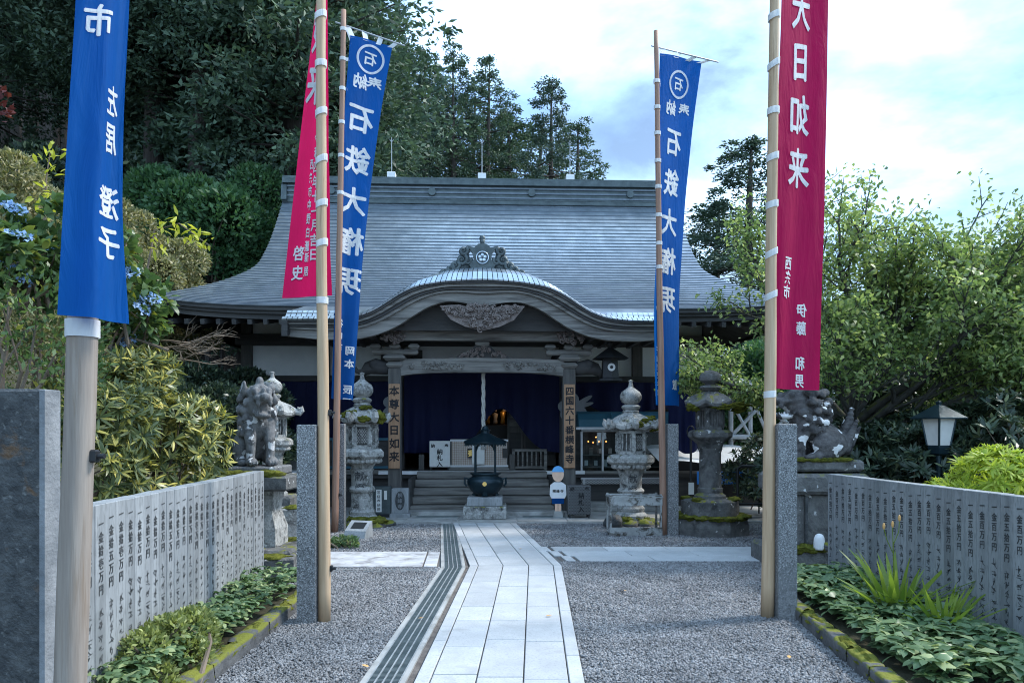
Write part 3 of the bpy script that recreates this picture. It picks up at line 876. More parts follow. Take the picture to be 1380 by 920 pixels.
def porch_z(x, y):
    a = fK(x) + .03 * (y + 1); 
    if y < -.15: b = 3.53 + .40 * (y + 1)
    else:
        t = (y + .2) / 4.55; b = rz_(t) - .04
    k = 14.0
    mxv = max(a, b)
    return mxv + math.log(math.exp(k * (a - mxv)) + math.exp(k * (b - mxv))) / k * .6
porch.grid(lambda u, v: ((-3.4 + 6.8 * u) * (1 - .11 * min(1, v / .27)), -.72 + 3.0 * v, porch_z(-3.4 + 6.8 * u, -.72 + 3.0 * v) + (.0 if v > .02 else -.02)), 96, 20)
pr = porch.build('porch_roof', M['copper'], hall, smooth=True)
# seams on the arched lip: every copper plate by itself
nl = 76
for i in range(nl):
    xa = -3.4 + 6.8 * i / nl + .006; xb = -3.4 + 6.8 * (i + 1) / nl - .006
    sk = lambda x: x - .10 * math.tanh(x * 1.4) * math.exp(-(abs(x) / 2.5) ** 4)       # seams fan outwards
    m = MB(); rows_ = []
    for (x, xt) in ((xa, sk(xa)), (xb, sk(xb))):
        rows_.append([(x, KY, fL(x) - .01), (x, KY - .012, fL(x) + .01), ((x + xt) / 2, KY + .05, (fL(x) + fK(xt)) / 2 + .03), (xt, KY + .20, fK(xt) + .012), (xt, KY + .36, porch_z(xt, KY + .36) + .012)])
    m.add(rows_[0] + rows_[1], [(k, 5 + k, 5 + k + 1, k + 1) for k in range(4)])
    m.build('copper_plate', M['copper'], pr)
# stacked eave layers and bargeboard
def band(name, f0, f1, y, th, mat, n=90, x0=-3.36, x1=3.36):
    m = MB()
    P = []
    for i in range(n + 1):
        x = x0 + (x1 - x0) * i / n
        a, b = f0(x), f1(x)
        P.append([(x, y, a), (x, y, b), (x, y + th, b), (x, y + th, a)])
    vs = [p for q in P for p in q]; fs = []
    for i in range(n):
        for k in range(4):
            j = (k + 1) % 4
            fs.append((i * 4 + k, i * 4 + j, i * 4 + 4 + j, i * 4 + 4 + k))
    fs.append((0, 1, 2, 3)); fs.append((n * 4 + 3, n * 4 + 2, n * 4 + 1, n * 4))
    m.add(vs, fs)
    return m.build(name, M[mat], pr)
for k in range(4):
    fa = lambda x, k=k: fL(x) - (fL(x) - fB(x)) * (.0 + .13 * k) - .004
    fb = lambda x, k=k: fL(x) - (fL(x) - fB(x)) * (.13 + .13 * k)
    band('eave_layer', fa, fb, KY + .03 + .035 * k, .5, 'wood_grey' if k % 2 else 'wood_dark')
band('bargeboard', lambda x: fL(x) - (fL(x) - fB(x)) * .52, fB, KY + .19, .12, 'wood_grey')
# underside of the porch roof
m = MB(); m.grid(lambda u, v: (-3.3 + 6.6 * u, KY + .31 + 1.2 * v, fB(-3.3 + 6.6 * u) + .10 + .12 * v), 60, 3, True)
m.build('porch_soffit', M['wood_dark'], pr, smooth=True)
prm = MB().box((0, 0, 0), (.07, 1.3, .08)).mesh('porch_rafter'); prm.materials.append(M['wood_dark'])
for k in range(23):
    x = -3.1 + k * .282
    link('rafter', prm, None, pr, (x, -.05, fB(x) + .06))
# ends of the porch eave
for sgn in (-1, 1):
    m = MB(); m.add([(sgn * 3.4, KY, 3.48), (sgn * 3.4, KY, 3.2), (sgn * 3.4, .2, 3.55), (sgn * 3.4, .2, 3.95)] + [(sgn * 3.3, KY, 3.48), (sgn * 3.3, KY, 3.2), (sgn * 3.3, .2, 3.55), (sgn * 3.3, .2, 3.95)],
                    [(0, 1, 2, 3), (7, 6, 5, 4), (0, 4, 5, 1), (1, 5, 6, 2), (3, 2, 6, 7), (0, 3, 7, 4)])
    m.build('end_board', M['wood_dark'], pr)
# tympanum
xs2 = np.linspace(-1.62, 1.62, 40)
m = MB(); m.prism([(x, fB(x) + .06) for x in xs2] + [(1.62, 3.38), (-1.62, 3.38)], -.45, -.40, 'XZ'); m.build('tympanum_board', M['wood_dark'], pr)

def carve(name, pts_fn, n, parent, y, seed, r=(.03, .06), mat='carving', tube=.013):
    rr = random.Random(seed); m = MB()
    for i in range(n):
        x, z = pts_fn(rr)
        R = rr.uniform(*r); s = spiral(x, z, R, rr.uniform(.8, 1.4), rr.uniform(0, 6.28), rr.choice((-1, 1)), 9)
        yy = y + rr.uniform(-.03, .03)
        m.tube([(a, yy - .02 * k / 9, b) for k, (a, b) in enumerate(s)], [tube * (1.25 - .5 * k / 9) for k in range(10)], 5)
        if rr.random() < .6: m.ball((x, yy - .02, z), R * .45, 6, 4)
    return tag(m.build(name, M[mat], parent, smooth=True), kind='stuff')
def phoenix(rr):
    while True:
        x = rr.uniform(-.72, .72); top = 3.78 - .06 * abs(x); bot = 3.36 + .42 * (abs(x) / .75) ** 1.4
        if abs(x) < .06: bot -= .04
        z = rr.uniform(3.3, 3.84)
        if bot < z < top: return x, z
poly = [(-.74, 3.76), (-.4, 3.78), (-.1, 3.70), (.1, 3.70), (.4, 3.78), (.74, 3.76), (.55, 3.52), (.3, 3.40), (0, 3.33), (-.3, 3.40), (-.55, 3.52)]
g = MB().prism(poly, KY + .16, KY + .19, 'XZ').build('pendant_carving', M['carving'], pr)
tag(g, 'brown carved pendant under the porch arch')
carve('scrollwork', phoenix, 150, g, KY + .14, 3, (.025, .055))

# onigawara: the ridge-end ornament standing on the porch roof
og = MB()
oz = fK(0) + .0
og_y = KY + .22
shield = [(-.19, 0), (.19, 0), (.23, .07), (.15, .16), (.17, .28), (.27, .40), (.14, .37), (.08, .43), (0, .45), (-.08, .43), (-.14, .37), (-.27, .40), (-.17, .28), (-.15, .16), (-.23, .07)]
og.prism([(x, oz + z) for x, z in shield], og_y, og_y + .12)
orn = og.build('roof_ornament', M['copper_dark'], pr)
tag(orn, 'dark scrolled ornament with a flower crest on the porch ridge')
m = MB(); m.cyl((0, og_y + .06, oz + .44), (0, og_y + .06, oz + .52), .035, .05, 10); m.ball((0, og_y + .06, oz + .54), (.055, .05, .06)); m.build('knob', M['copper_dark'], orn, smooth=True)
m = MB(); ringp = [(.105 * math.cos(a), og_y - .015, oz + .19 + .105 * math.sin(a)) for a in np.linspace(0, 2 * PI, 25)]
m.tube(ringp, .012, 6, False); m.build('crest_ring', M['copper'], orn, smooth=True)
for k in range(5):
    a = PI / 2 + k * 2 * PI / 5
    MB().ball((.048 * math.cos(a), og_y - .006, oz + .19 + .048 * math.sin(a)), (.036, .018, .036)).build('petal', M['copper'], orn, smooth=True)
for sgn in (-1, 1):
    m = MB()
    for (cx, cz, R) in ((.36, .14, .10), (.33, .29, .085), (.48, .06, .09), (.56, .03, .07), (.68, -.005, .075), (.25, .1, .06)):
        zz = oz + cz - .12 * (cx / .7) ** 2 + .05
        m.tube([(sgn * a, og_y + .03, b) for a, b in spiral(cx, zz, R, 1.3, 2.2, 1, 14)], [.042 - .0016 * k for k in range(15)], 7)
        m.cyl((sgn * cx, og_y + .02, zz), (sgn * cx, og_y + .09, zz), R * .85, n=14)
    m.prism([(sgn * .15, oz - .02), (sgn * .7, oz - .12), (sgn * .6, oz + .0), (sgn * .4, oz + .2), (sgn * .25, oz + .3)], og_y + .03, og_y + .09)
    m.build('cloud_scroll', M['copper_dark'], orn, smooth=True)

# --- porch pillars, beams, brackets
for sgn in (-1, 1):
    pl = bxp('porch_pillar', (sgn * 1.6, 0, 1.40), (.23, .23, 2.7), 'wood_mid', bev=.03)
    bxp('pillar_base', (sgn * 1.6, 0, .06), (.36, .36, .13), 'old_stone', bev=.02)
    br = bxp('bracket', (sgn * 1.6, 0, 2.80), (.30, .30, .10), 'wood_grey', bev=.04)
    MB().box((sgn * 1.6, 0, 2.93), (.40, .34, .12), bev=.05).build('bearing_block', M['wood_grey'], br)
    MB().box((sgn * 1.6, 0, 3.04), (.85, .16, .10), bev=.03).build('bracket_arm', M['wood_grey'], br)
    for k in (-1, 0, 1): MB().box((sgn * 1.6 + k * .35, 0, 3.14), (.2, .22, .10), bev=.04).build('bearing_block', M['wood_grey'], br)
    # elephant nose at the beam end
    m = MB(); m.tube([(sgn * 1.72, 0, 2.74), (sgn * 1.95, 0, 2.78), (sgn * 2.1, 0, 2.74), (sgn * 2.2, 0, 2.66), (sgn * 2.3, 0, 2.69), (sgn * 2.33, 0, 2.76)], [.12, .15, .12, .07, .045, .03], 10)
    m.ball((sgn * 1.98, -.1, 2.80), (.09, .06, .09)); m.build('beam_nosing', M['wood_dark'], hall, smooth=True)
    cx = sgn * 1.62
    def flower(rr, cx=cx):
        a = rr.uniform(0, 6.28); q = rr.random() ** .5
        return cx + .25 * q * math.cos(a), 3.34 + .16 * q * math.sin(a)
    carve('peony_carving', flower, 46, hall, -.25, 11 + sgn, (.03, .06))
    # shrimp-shaped tie beam back to the hall
    m = MB(); pts = [(sgn * 1.6, 0 + 2.5 * t, 2.72 + .45 * math.sin(t * PI * .5) + .08 * math.sin(t * PI)) for t in np.linspace(0, 1, 9)]
    m.tube(pts, .10, 8); m.build('tie_beam', M['wood_dark'], hall, smooth=True)
bxp('porch_lintel', (0, -.1, 3.335), (3.3, .2, .2), 'wood_grey', bev=.015)
bxp('porch_plate', (0, -.05, 3.46), (6.3, .2, .10), 'wood_dark')
# carved rainbow beam between the pillars
m = MB()
top = [(x, 2.90 + .03 * math.cos(x / 1.5 * PI / 2)) for x in np.linspace(-1.5, 1.5, 16)]
bot = [(x, 2.60 + .07 * (1 - (abs(x) / 1.5) ** 4)) for x in np.linspace(1.5, -1.5, 16)]
m.prism(top + bot, -.10, .10); rb = m.build('rainbow_beam', M['wood_grey'], hall)
def flor(rr):
    x = rr.choice((-1, 1)) * rr.uniform(.35, 1.35); return x, 2.78 + rr.uniform(-.06, .06)
carve('beam_carving', flor, 90, rb, -.10, 5, (.02, .045), 'wood_grey', .01)
# frog-leg strut
m = MB(); poly = [(-.5, 2.93), (-.42, 3.0), (-.25, 3.05), (-.14, 3.16), (.14, 3.16), (.25, 3.05), (.42, 3.0), (.5, 2.93)]
m.prism(poly, -.05, .05); fl = m.build('frog_leg_strut', M['wood_dark'], hall)
def frog(rr):
    x = rr.uniform(-.42, .42); return x, 2.95 + rr.uniform(0, .2) * (1 - abs(x) / .5)
carve('strut_carving', frog, 50, fl, -.06, 8, (.02, .045), 'carving', .01)
bxp('bearing_block', (0, 0, 3.2), (.26, .22, .09), 'wood_grey', bev=.03)

# --- hall front (2.6 m behind the pillars)
FY = 2.6
for x in (-5.08, -3.42, -1.8, 1.8, 3.42, 5.0): bxp('hall_post', (x, FY, 2.25), (.22, .22, 4.2), 'wood_mid', bev=.02)
bxp('head_beam', (0, FY - .02, 3.56), (10.6, .26, .24), 'wood_dark')
bxp('lower_beam', (0, FY - .03, 2.72), (10.5, .24, .13), 'wood_dark')
bxp('upper_plate', (0, FY, 4.1), (10.6, .3, .3), 'wood_dark')
px_ = [-5.08, -3.42, -1.8, 1.8, 3.42, 5.0]
for a, b in zip(px_[:-1], px_[1:]):
    bxp('plaster_panel', ((a + b) / 2, FY + .05, 3.11), (b - a - .2, .06, .66), 'plaster')
    bxp('plaster_panel', ((a + b) / 2, FY + .05, 3.81), (b - a - .2, .06, .26), 'plaster')
bxp('wall_board', (-1.75, FY - .06, 3.10), (.9, .03, .5), 'wood_dark')
# side walls, back wall, floor, ceiling
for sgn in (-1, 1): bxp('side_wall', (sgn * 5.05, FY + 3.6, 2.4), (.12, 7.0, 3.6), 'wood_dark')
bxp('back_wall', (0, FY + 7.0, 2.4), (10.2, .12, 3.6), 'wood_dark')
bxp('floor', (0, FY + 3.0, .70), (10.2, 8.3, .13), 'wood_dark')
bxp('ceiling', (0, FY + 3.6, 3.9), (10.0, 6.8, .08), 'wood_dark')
bxp('under_floor_wall', (0, 1.62, .34), (10.0, .1, .6), 'wood_dark')
bxp('veranda_edge', (0, 1.46, .745), (4.2, .09, .07), 'white')
for sgn in (-1, 1): bxp('veranda_edge', (sgn * 3.6, 1.46, .74), (3.0, .08, .06), 'wood_grey')
# side bays: board wall behind the curtain
for a, b in ((-5.0, -1.9), (1.9, 4.95)):
    n = 10
    for k in range(n):
        w = (b - a) / n
        bxp('wall_plank', (a + w * (k + .5), FY + .08, 1.70), (w - .012, .04, 1.9), 'wood_dark')
# inner partition with sliding doors right of the centre
for k, x in enumerate((.75, 1.12, 1.5)):
    d = bxp('inner_door', (x, FY + .55, 1.55), (.36, .05, 1.5), 'wood_mid', bev=.01)
    MB().box((x, FY + .515, 1.3), (.26, .02, .5), bev=.006).build('door_panel', M['wood_dark'], d)
    MB().box((x, FY + .515, 1.95), (.26, .02, .5), bev=.006).build('door_panel', M['wood_grey'], d)
bxp('paper_notice', (1.38, FY + .49, 1.55), (.19, .012, .28), 'paper')
# steps
for k in range(5):
    st = MB(); rr = random.Random(k)
    st.box((0, .30 + .235 * k + .3, .04 + .075 + .148 * k - .0), (2.62 + (4 - k) * .02, .62, .140), bev=.012)
    st.build('step', M['wood_grey'], hall)
for sgn in (-1, 1): bxp('stair_string', (sgn * 1.36, .95, .36), (.06, 1.3, .66), 'wood_dark')
bxp('step_stone', (0, .08, .07), (2.9, .4, .09), 'concrete', bev=.01)

# --- curtains
def curtain(name, label, x0, x1, ztop, fbot, y, folds, amp=.035):
    c = thing(name, label, 'curtain', hall.matrix_basis @ Vector((0, 0, 0)), TR, 'navy curtains hung across the temple front')
    loc = Matrix.Translation(T0) @ Matrix.Rotation(TR, 4, 'Z') @ Vector(((x0 + x1) / 2, y, 0)); c.location = loc
    m = MB(); xc = (x0 + x1) / 2
    def fn(u, v):
        x = x0 + (x1 - x0) * u; zb = fbot(u)
        z = ztop + (zb - ztop) * v - .02 * abs(math.sin(u * PI * folds * .5))*(1-v)
        return (x - xc, amp * (.3 + v) * math.sin(u * PI * 2 * folds + 2.0 * math.sin(u * 9)) + .02 * math.sin(v * 5 + u * 7), z)
    m.grid(fn, int(folds * 10) + 10, 16)
    m.build('cloth', M['navy'], c, smooth=True)
    m = MB(); m.cyl((x0 - xc, -.02, ztop + .01), (x1 - xc, -.02, ztop + .01), .012, n=6); m.build('rod', M['wood_dark'], c)
    return c
cA = curtain('navy_curtain', 'long navy curtain on the temple front left of the porch pillars', -4.95, -1.72, 2.66, lambda u: 1.05 + .04 * math.sin(u * 20), FY - .22, 9)
cB = curtain('navy_curtain', 'dark navy curtain parted over the offering box between the porch pillars', -1.68, 1.68, 2.92, lambda u: 1.12 + .95 * math.exp(-((u - .62) / .17) ** 2), FY - .25, 8)
cC = curtain('navy_curtain', 'navy curtain gathered above the glass counter right of the porch', 1.72, 4.9, 2.66, lambda u: 1.95 + .35 * abs(math.cos(u * PI * 1.3)) - .3 * u, FY - .22, 8, .05)
# pale crest printed on the curtains
def crest(parent, x, z, s, y, petals, name='crest_print'):
    m = MB()
    for k, (a, r, w) in enumerate(petals):
        pts = []
        for t in np.linspace(0, 2 * PI, 18)[:-1]:
            px = r * .55 + r * .5 * math.cos(t); pz = w * math.sin(t)
            pts.append((x + s * (px * math.cos(a) - pz * math.sin(a)), z + s * (px * math.sin(a) + pz * math.cos(a))))
        m.prism(pts, y - .004 * k, y - .004 * k - .003)
    return m.build(name, M['emblem_grey'], parent)
crest(cA, 3.335 - 1.92, 2.10, .30, -.10, [(.9, .8, .4), (2.2, .8, .4), (-1.2, .9, .4), (-2.2, .9, .38)])
crest(cC, -3.31 + 1.93, 2.08, .36, -.12, [(2.9, .8, .36), (1.5, .9, .42), (.55, 1.4, .15), (.25, 1.3, .13), (-.3, .9, .3), (3.9, .8, .34)])

# --- boards hung on the pillars
def pillar_board(text, sgn, label, size):
    b = thing('name_board', label, 'sign board', hall.matrix_basis @ Vector((0, 0, 0)), TR, 'name boards on the porch pillars')
    b.location = Matrix.Translation(T0) @ Matrix.Rotation(TR, 4, 'Z') @ Vector((sgn * 1.6 + (.0 if sgn < 0 else .0), -.14, .9))
    MB().box((0, 0, .78), (.20, .035, 1.54), bev=.008).build('board', M['board_wood'], b)
    m = MB(); write_flat(m, text, 0, 1.42, size, 1.38 / (len(text) - .2) , -.022, bold=.035); m.build('lettering', M['ink'], b)
pillar_board('本尊大日如来', -1, 'tall brown wooden board with six black characters on the left porch pillar', .19)
pillar_board('四国六十番横峰寺', 1, 'tall brown wooden board with eight black characters on the right porch pillar', .165)

def TL(x, y, z=0):      # hall coordinates -> world
    return Matrix.Translation(T0) @ Matrix.Rotation(TR, 4, 'Z') @ Vector((x, y, z))
# hanging lantern under the right eave
hl = thing('hanging_lantern', 'dark metal lantern hanging under the right side of the porch eave', 'lantern', TL(2.32, -.3, 2.5), TR)
m = MB(); m.lathe([(.19, .02), (.24, .0), (.24, .03), (.17, .05), (.15, .38), (.17, .40)], 6, rot=PI / 6); m.build('body', M['iron'], hl)
m = MB(); m.lathe([(.36, .40), (.33, .42), (.16, .53), (.05, .60), (.04, .64), (.06, .68), (.03, .74), (.008, .86)], 6, rot=PI / 6); m.build('roof', M['iron'], hl)
m = MB(); m.cyl((0, 0, .84), (0, 0, 1.22), .008, n=5); m.build('chain', M['iron'], hl)
m = MB(); m.cyl((0.0, -.15, .24), (0, -.165, .24), .07, n=18); m.build('crest_disc', M['lamp_glass'], hl)
m = MB(); m.cyl((0.0, -.165, .24), (0, -.172, .24), .03, n=12); m.build('crest_centre', M['iron'], hl)

# bell rope
rp = thing('bell_rope', 'thick twisted rope hanging from the porch beam above the offering box', 'rope', TL(.02, .2, 1.3))
for k in range(3):
    m = MB(); m.tube([(.020 * math.cos(a * 14 + k * 2.094), .020 * math.sin(a * 14 + k * 2.094), 1.40 - 1.35 * a) for a in np.linspace(0, 1, 70)], .021, 6)
    m.build('strand', M['rope'], rp, smooth=True)
m = MB(); m.tube([(0, 0, .08), (0, 0, .02), (0, 0, -.06)], [.03, .05, .055], 10); m.build('tassel', M['rope'], rp)

# offering box and things on the veranda
FZ = .765
ob = thing('offering_box', 'pale lattice-fronted offering box on the veranda behind the incense burner', 'offering box', TL(-.06, 1.95, FZ), TR)
MB().box((0, .2, .36), (1.2, .4, .6)).build('body', M['wood_mid'], ob)
MB().box((0, -.012, .36), (1.16, .02, .52)).build('front_panel', M['tan'], ob)
for z in (.09, .63): MB().box((0, -.02, z), (1.22, .05, .04)).build('rail', M['white'], ob)
m = MB()
for k in range(30): m.box((-.56 + k * .0386, -.026, .36), (.006, .006, .5))
for k in range(14): m.box((0, -.026, .125 + k * .0375), (1.14, .005, .005))
tag(m.build('lattice', M['board_wood'], ob), kind='stuff')
for x, w in ((-.12, .26), (.535, .09)): MB().box((x, -.036, .36), (w, .012, .2)).build('name_plate', M['black'], ob)
for ch, x in (('賽', -.17), ('銭', -.04)):
    m = MB(); write_flat(m, ch, x, .36, .15, .1, -.046, bold=.03); m.build('lettering', M['gold'], ob)
MB().box((0, -.08, .03), (1.25, .2, .06), bev=.02).build('foot_rail', M['wood_grey'], ob)
m = MB(); m.box((-.02, -.09, .33), (.26, .03, .42), bev=.02); m.build('paper_bundle', M['paper'], ob)

def bin_sign(loc, w, h, legs, mat, label, texts, name='slip_box', depth=.25, inkmat='ink'):
    b = thing(name, label, 'collection box', loc, TR)
    MB().box((0, depth / 2, legs + h / 2), (w, depth, h), bev=.008).build('body', mat, b)
    for x in (-1, 1):
        for y in (.03, depth - .03): MB().box((x * (w / 2 - .03), y, legs / 2), (.03, .03, legs)).build('leg', M['iron'], b)
    m = MB()
    for (t, x, z, s, d) in texts:
        m = MB(); write_flat(m, t, x, z, s, d, -.006, bold=.035); m.build('lettering', M[inkmat], b)
    return b
bin_sign(TL(-.88, 1.72, FZ), .42, .54, .08, M['paper'], 'white slip box with black characters left of the offering box',
         [('納', -.14, .52, .085, .1), ('奉', .14, .52, .085, .1), ('納札入', 0, .40, .125, .128)])
pbin = bin_sign(TL(1.72, -.62, .047), .40, .52, .06, M['perf'], 'dark perforated metal slip box at the right foot of the steps',
         [('納', -.13, .52, .08, .1), ('奉', .13, .52, .08, .1), ('納札入', .03, .40, .11, .12)])
m = MB()
for i in range(14):
    for j in range(19): m.box((-.18 + i * .0277 + (j % 2) * .0138, -.003, .075 + j * .0265), (.012, .004, .012))
tag(m.build('perforations', M['black'], pbin), kind='stuff')
# low railing bench and small stele on the veranda
rl = thing('wooden_railing', 'low grey wooden railing right of the offering box', 'railing', TL(1.0, 1.95, FZ), TR)
for z in (.06, .42): MB().box((0, 0, z), (.74, .06, .05)).build('rail', M['wood_grey'], rl)
for x in (-.34, .34): MB().box((x, 0, .22), (.06, .06, .44)).build('post', M['wood_grey'], rl)
for k in range(6): MB().box((-.24 + k * .096, 0, .24), (.03, .03, .31)).build('baluster', M['wood_grey'], rl)
for x, lab in ((.63, 'small dark wooden plaque between offering box and railing'), (-1.27, 'small dark wooden plaque left of the white slip box')):
    s = thing('wooden_plaque', lab, 'plaque', TL(x, 1.9, FZ), TR)
    MB().box((0, 0, .17), (.11, .04, .34), bev=.01).build('board', M['wood_mid'], s)
    MB().box((0, 0, .01), (.16, .1, .03)).build('foot', M['wood_dark'], s)
# altar inside, faintly lit
al = thing('altar', 'altar with hanging ornaments and a lit lamp deep inside the hall', 'altar', TL(.15, FY + 3.2, FZ), TR)
MB().box((0, .4, .5), (2.6, .8, 1.0), bev=.02).build('table', M['black'], al)
for k in range(7):
    m = MB(); x = -.6 + k * .2; m.lathe([(.05, 0), (.07, .05), (.05, .14), (.08, .22 + .05 * (k % 3)), (.01, .26 + .05 * (k % 3))], 8, (x, .1, 1.0)); m.build('altar_vessel', M['gold'] if k % 2 else M['white'], al, smooth=True)
m = MB(); m.lathe([(.55, 1.62), (.5, 1.66), (.2, 1.82), (.05, 2.0), (.0, 2.05)], 8, (0, .2, 0), cap=False); m.build('canopy', M['gold'], al)
for x in (-.45, -.2, .2, .45): MB().cyl((x, .2, 1.35), (x, .2, 1.62), .05, .03, 8).build('ornament', M['white'], al)
m = MB(); m.ball((.62, 0, 1.5), .035, 8, 6); m.build('lamp', M['flame'], al)
lp = bpy.data.lights.new('altar_lamp', 'POINT'); lp.energy = .9; lp.color = (1, .6, .3); lp.shadow_soft_size = .05
lo = bpy.data.objects.new('altar_lamp', lp); COL.objects.link(lo); lo.parent = al; lo.location = (.5, -.25, 1.55)

# --- glass counter on the right
gc = thing('glass_counter', 'aluminium framed glass sales counter under a teal awning right of the porch', 'counter', TL(2.92, 1.5, .045), TR)
WC, DC = 1.75, .7
m = MB()
for z in (.62, 1.56): m.box((0, 0, z), (WC, .05, .06))
MB().box((0, DC / 2 - .0, .58), (WC + .04, DC + .1, .05)).build('counter_shelf', M['alu'], gc)
for k in range(5): m.box((-WC / 2 + k * WC / 4, 0, 1.09), (.04, .05, .9))
wf = m.build('window_frame', M['alu'], gc)
for k in range(4): MB().box((-WC / 2 + (k + .5) * WC / 4, .012, 1.09), (WC / 4 - .05, .006, .86)).build('pane', M['glass'], wf)
MB().box((0, .36, 1.09), (WC - .06, .02, .95)).build('inner_wall', M['wood_mid'], gc)
for z in (.8, 1.05): MB().box((0, .22, z), (WC - .1, .25, .02)).build('shelf', M['wood_grey'], gc)
rr = random.Random(4)
for k in range(16): MB().box((-.75 + k * .1, .2, .81 + .07 + (.25 if k % 2 else 0)), (.07, .05, rr.uniform(.1, .16)), bev=.005).build('goods', M[rr.choice(['paper', 'board_wood', 'tan', 'wood_grey'])], gc)
for x, z in ((-.72, 1.33), (-.62, 1.31), (-.56, 1.42), (-.5, 1.33), (-.35, 1.33)): MB().ball((x, .1, z), .016, 6, 4).build('bulb', M['flame'], gc)
m = MB(); prof = [(-.32, 1.62), (-.30, 1.78), (-.18, 1.90), (.02, 1.95), (.06, 1.95), (.06, 1.62)]
m.prism(prof, -WC / 2 - .1, WC / 2 + .1, 'YZ'); m.build('awning', M['teal'], gc)
MB().box((0, -.30, 1.60), (WC + .3, .06, .05)).build('awning_rail', M['alu'], gc)
m = MB(); m.tube([(-.28, -.33, 1.62), (-.30, -.33, 1.80), (-.3, -.2, 1.92)], .018, 6); m.build('awning_arm', M['teal'], gc)
m = MB()
for k in range(60):
    x = -WC / 2 + .015 + k * WC / 60; m.box((x, -.045, .50), (.008, .006, .1), M=Matrix.Rotation(.6, 4, 'Y')); m.box((x, -.048, .50), (.008, .006, .1), M=Matrix.Rotation(-.6, 4, 'Y'))
tag(m.build('lattice_apron', M['alu'], gc), kind='stuff')
for x in (-WC / 2 + .05, 0, WC / 2 - .05): MB().box((x, .0, .28), (.05, .05, .56)).build('leg', M['alu'], gc)
MB().box((0, .65, .28), (WC, .04, .56)).build('back_board', M['black'], gc)
bxp('stone_step', (2.95, 1.2, .10), (1.8, .35, .12), 'concrete', bev=.01)
bxp('stone_step', (2.95, .75, .07), (1.95, .35, .07), 'concrete', bev=.01)
# left of the porch: cabinet with steel frames behind the lantern
cb = thing('display_cabinet', 'dark steel framed cabinet against the hall left of the porch', 'cabinet', TL(-2.75, 1.7, .045), TR)
MB().box((0, .2, .7), (1.7, .4, 1.36)).build('body', M['wood_dark'], cb)
for x in (-.85, -.3, .3, .85): MB().box((x, -.02, .7), (.05, .05, 1.4)).build('frame_post', M['teal'], cb)
for z in (.45, .8, 1.38): MB().box((0, -.02, z), (1.74, .045, .05)).build('frame_rail', M['teal'], cb)
MB().box((0, -.03, .62), (1.6, .02, .26)).build('panel', M['wood_grey'], cb)
# long table at the far left
tb = thing('side_table', 'long white-edged table standing under the left curtain', 'table', TL(-4.35, 1.2, .045), TR)
MB().box((0, 0, .74), (1.5, .5, .04), bev=.005).build('top', M['white'], tb)
MB().box((0, .2, .86), (1.4, .06, .22)).build('back_box', M['wood_mid'], tb)
for x in (-.68, .68):
    for y in (-.2, .2): MB().box((x, y, .36), (.04, .04, .72)).build('leg', M['iron'], tb)
MB().box((.1, .0, .3), (.5, .4, .3), bev=.01).build('drawer_unit', M['board_wood'], tb)

# ================================================================== FENCES OF INSCRIBED STONES
def pseudo(mb, x, z, s, y, rr):         # worn, illegible carved strokes
    for k in range(rr.randint(5, 7)):
        a = rr.choice((0, .1, PI / 2, .7, -.7, 1.2)); l = s * rr.uniform(.3, .8); w = s * .075
        cx, cz = x + rr.uniform(-.25, .25) * s, z + rr.uniform(-.32, .32) * s
        dx_, dz_ = math.cos(a) * l / 2, math.sin(a) * l / 2; nx_, nz_ = -math.sin(a) * w / 2, math.cos(a) * w / 2
        mb.add([(cx - dx_ - nx_, y, cz - dz_ - nz_), (cx + dx_ - nx_, y, cz + dz_ - nz_), (cx + dx_ + nx_, y, cz + dz_ + nz_), (cx - dx_ + nx_, y, cz - dz_ + nz_)], [(0, 1, 2, 3)])
def inscription(text, h, seed):
    rr = random.Random(seed); m = MB(); z = h - .09
    for ch in text:
        write_flat(m, ch, 0, z, .066, 0, 0, bold=.026, wide=.85); z -= .074
    z -= .05
    n = rr.randint(8, 9)
    for k in range(n):
        pseudo(m, 0, z, .062, 0, rr); z -= (.068 if k != n - 3 else .10)
        if z < .2: break
    me = m.mesh('inscription'); me.materials.append(M['carved']); return me
def stone_fence(name, label, A, B, h, texts, wslab, face, thick=.11):
    """A far end, B near end; face: +1 if the written side lies to the left when walking from A to B"""
    A = Vector(A); B = Vector(B); d = (B - A); L = d.length; ang = math.atan2(d.y, d.x)
    f = thing(name, label, 'stone fence', A, ang)
    n = int(L / wslab)
    sm = MB().box((0, 0, h / 2), (wslab - .0025, thick, h), bev=.0035).mesh('stone_slab'); sm.materials.append(M['granite'])
    ins = [inscription(t, h, 100 + i) for i, t in enumerate(texts)]
    rr = random.Random(name + label)
    for i in range(n):
        s = link('stone_slab', sm, None, f, ((i + .5) * wslab, rr.uniform(-.003, .003), rr.uniform(-.004, .0)))
        q = link('inscription', ins[i % len(ins)] if rr.random() < .6 else rr.choice(ins), None, s, (0, face * (thick / 2 + .002), 0))
        q.rotation_euler = (0, 0, PI if face > 0 else 0); q['kind'] = 'stuff'; q.location.z = rr.uniform(-.03, .012)
    return f
tR = ['一金五拾万円', '一金五拾万円', '一金六拾万円', '一金五拾万円', '一金百万円', '一金百万円', '一金百万円', '一金五拾万円']
tL = ['一金六拾万円', '一金拾五万円', '一金拾万円', '一金拾壱万円', '一金拾万円', '一金拾万円']
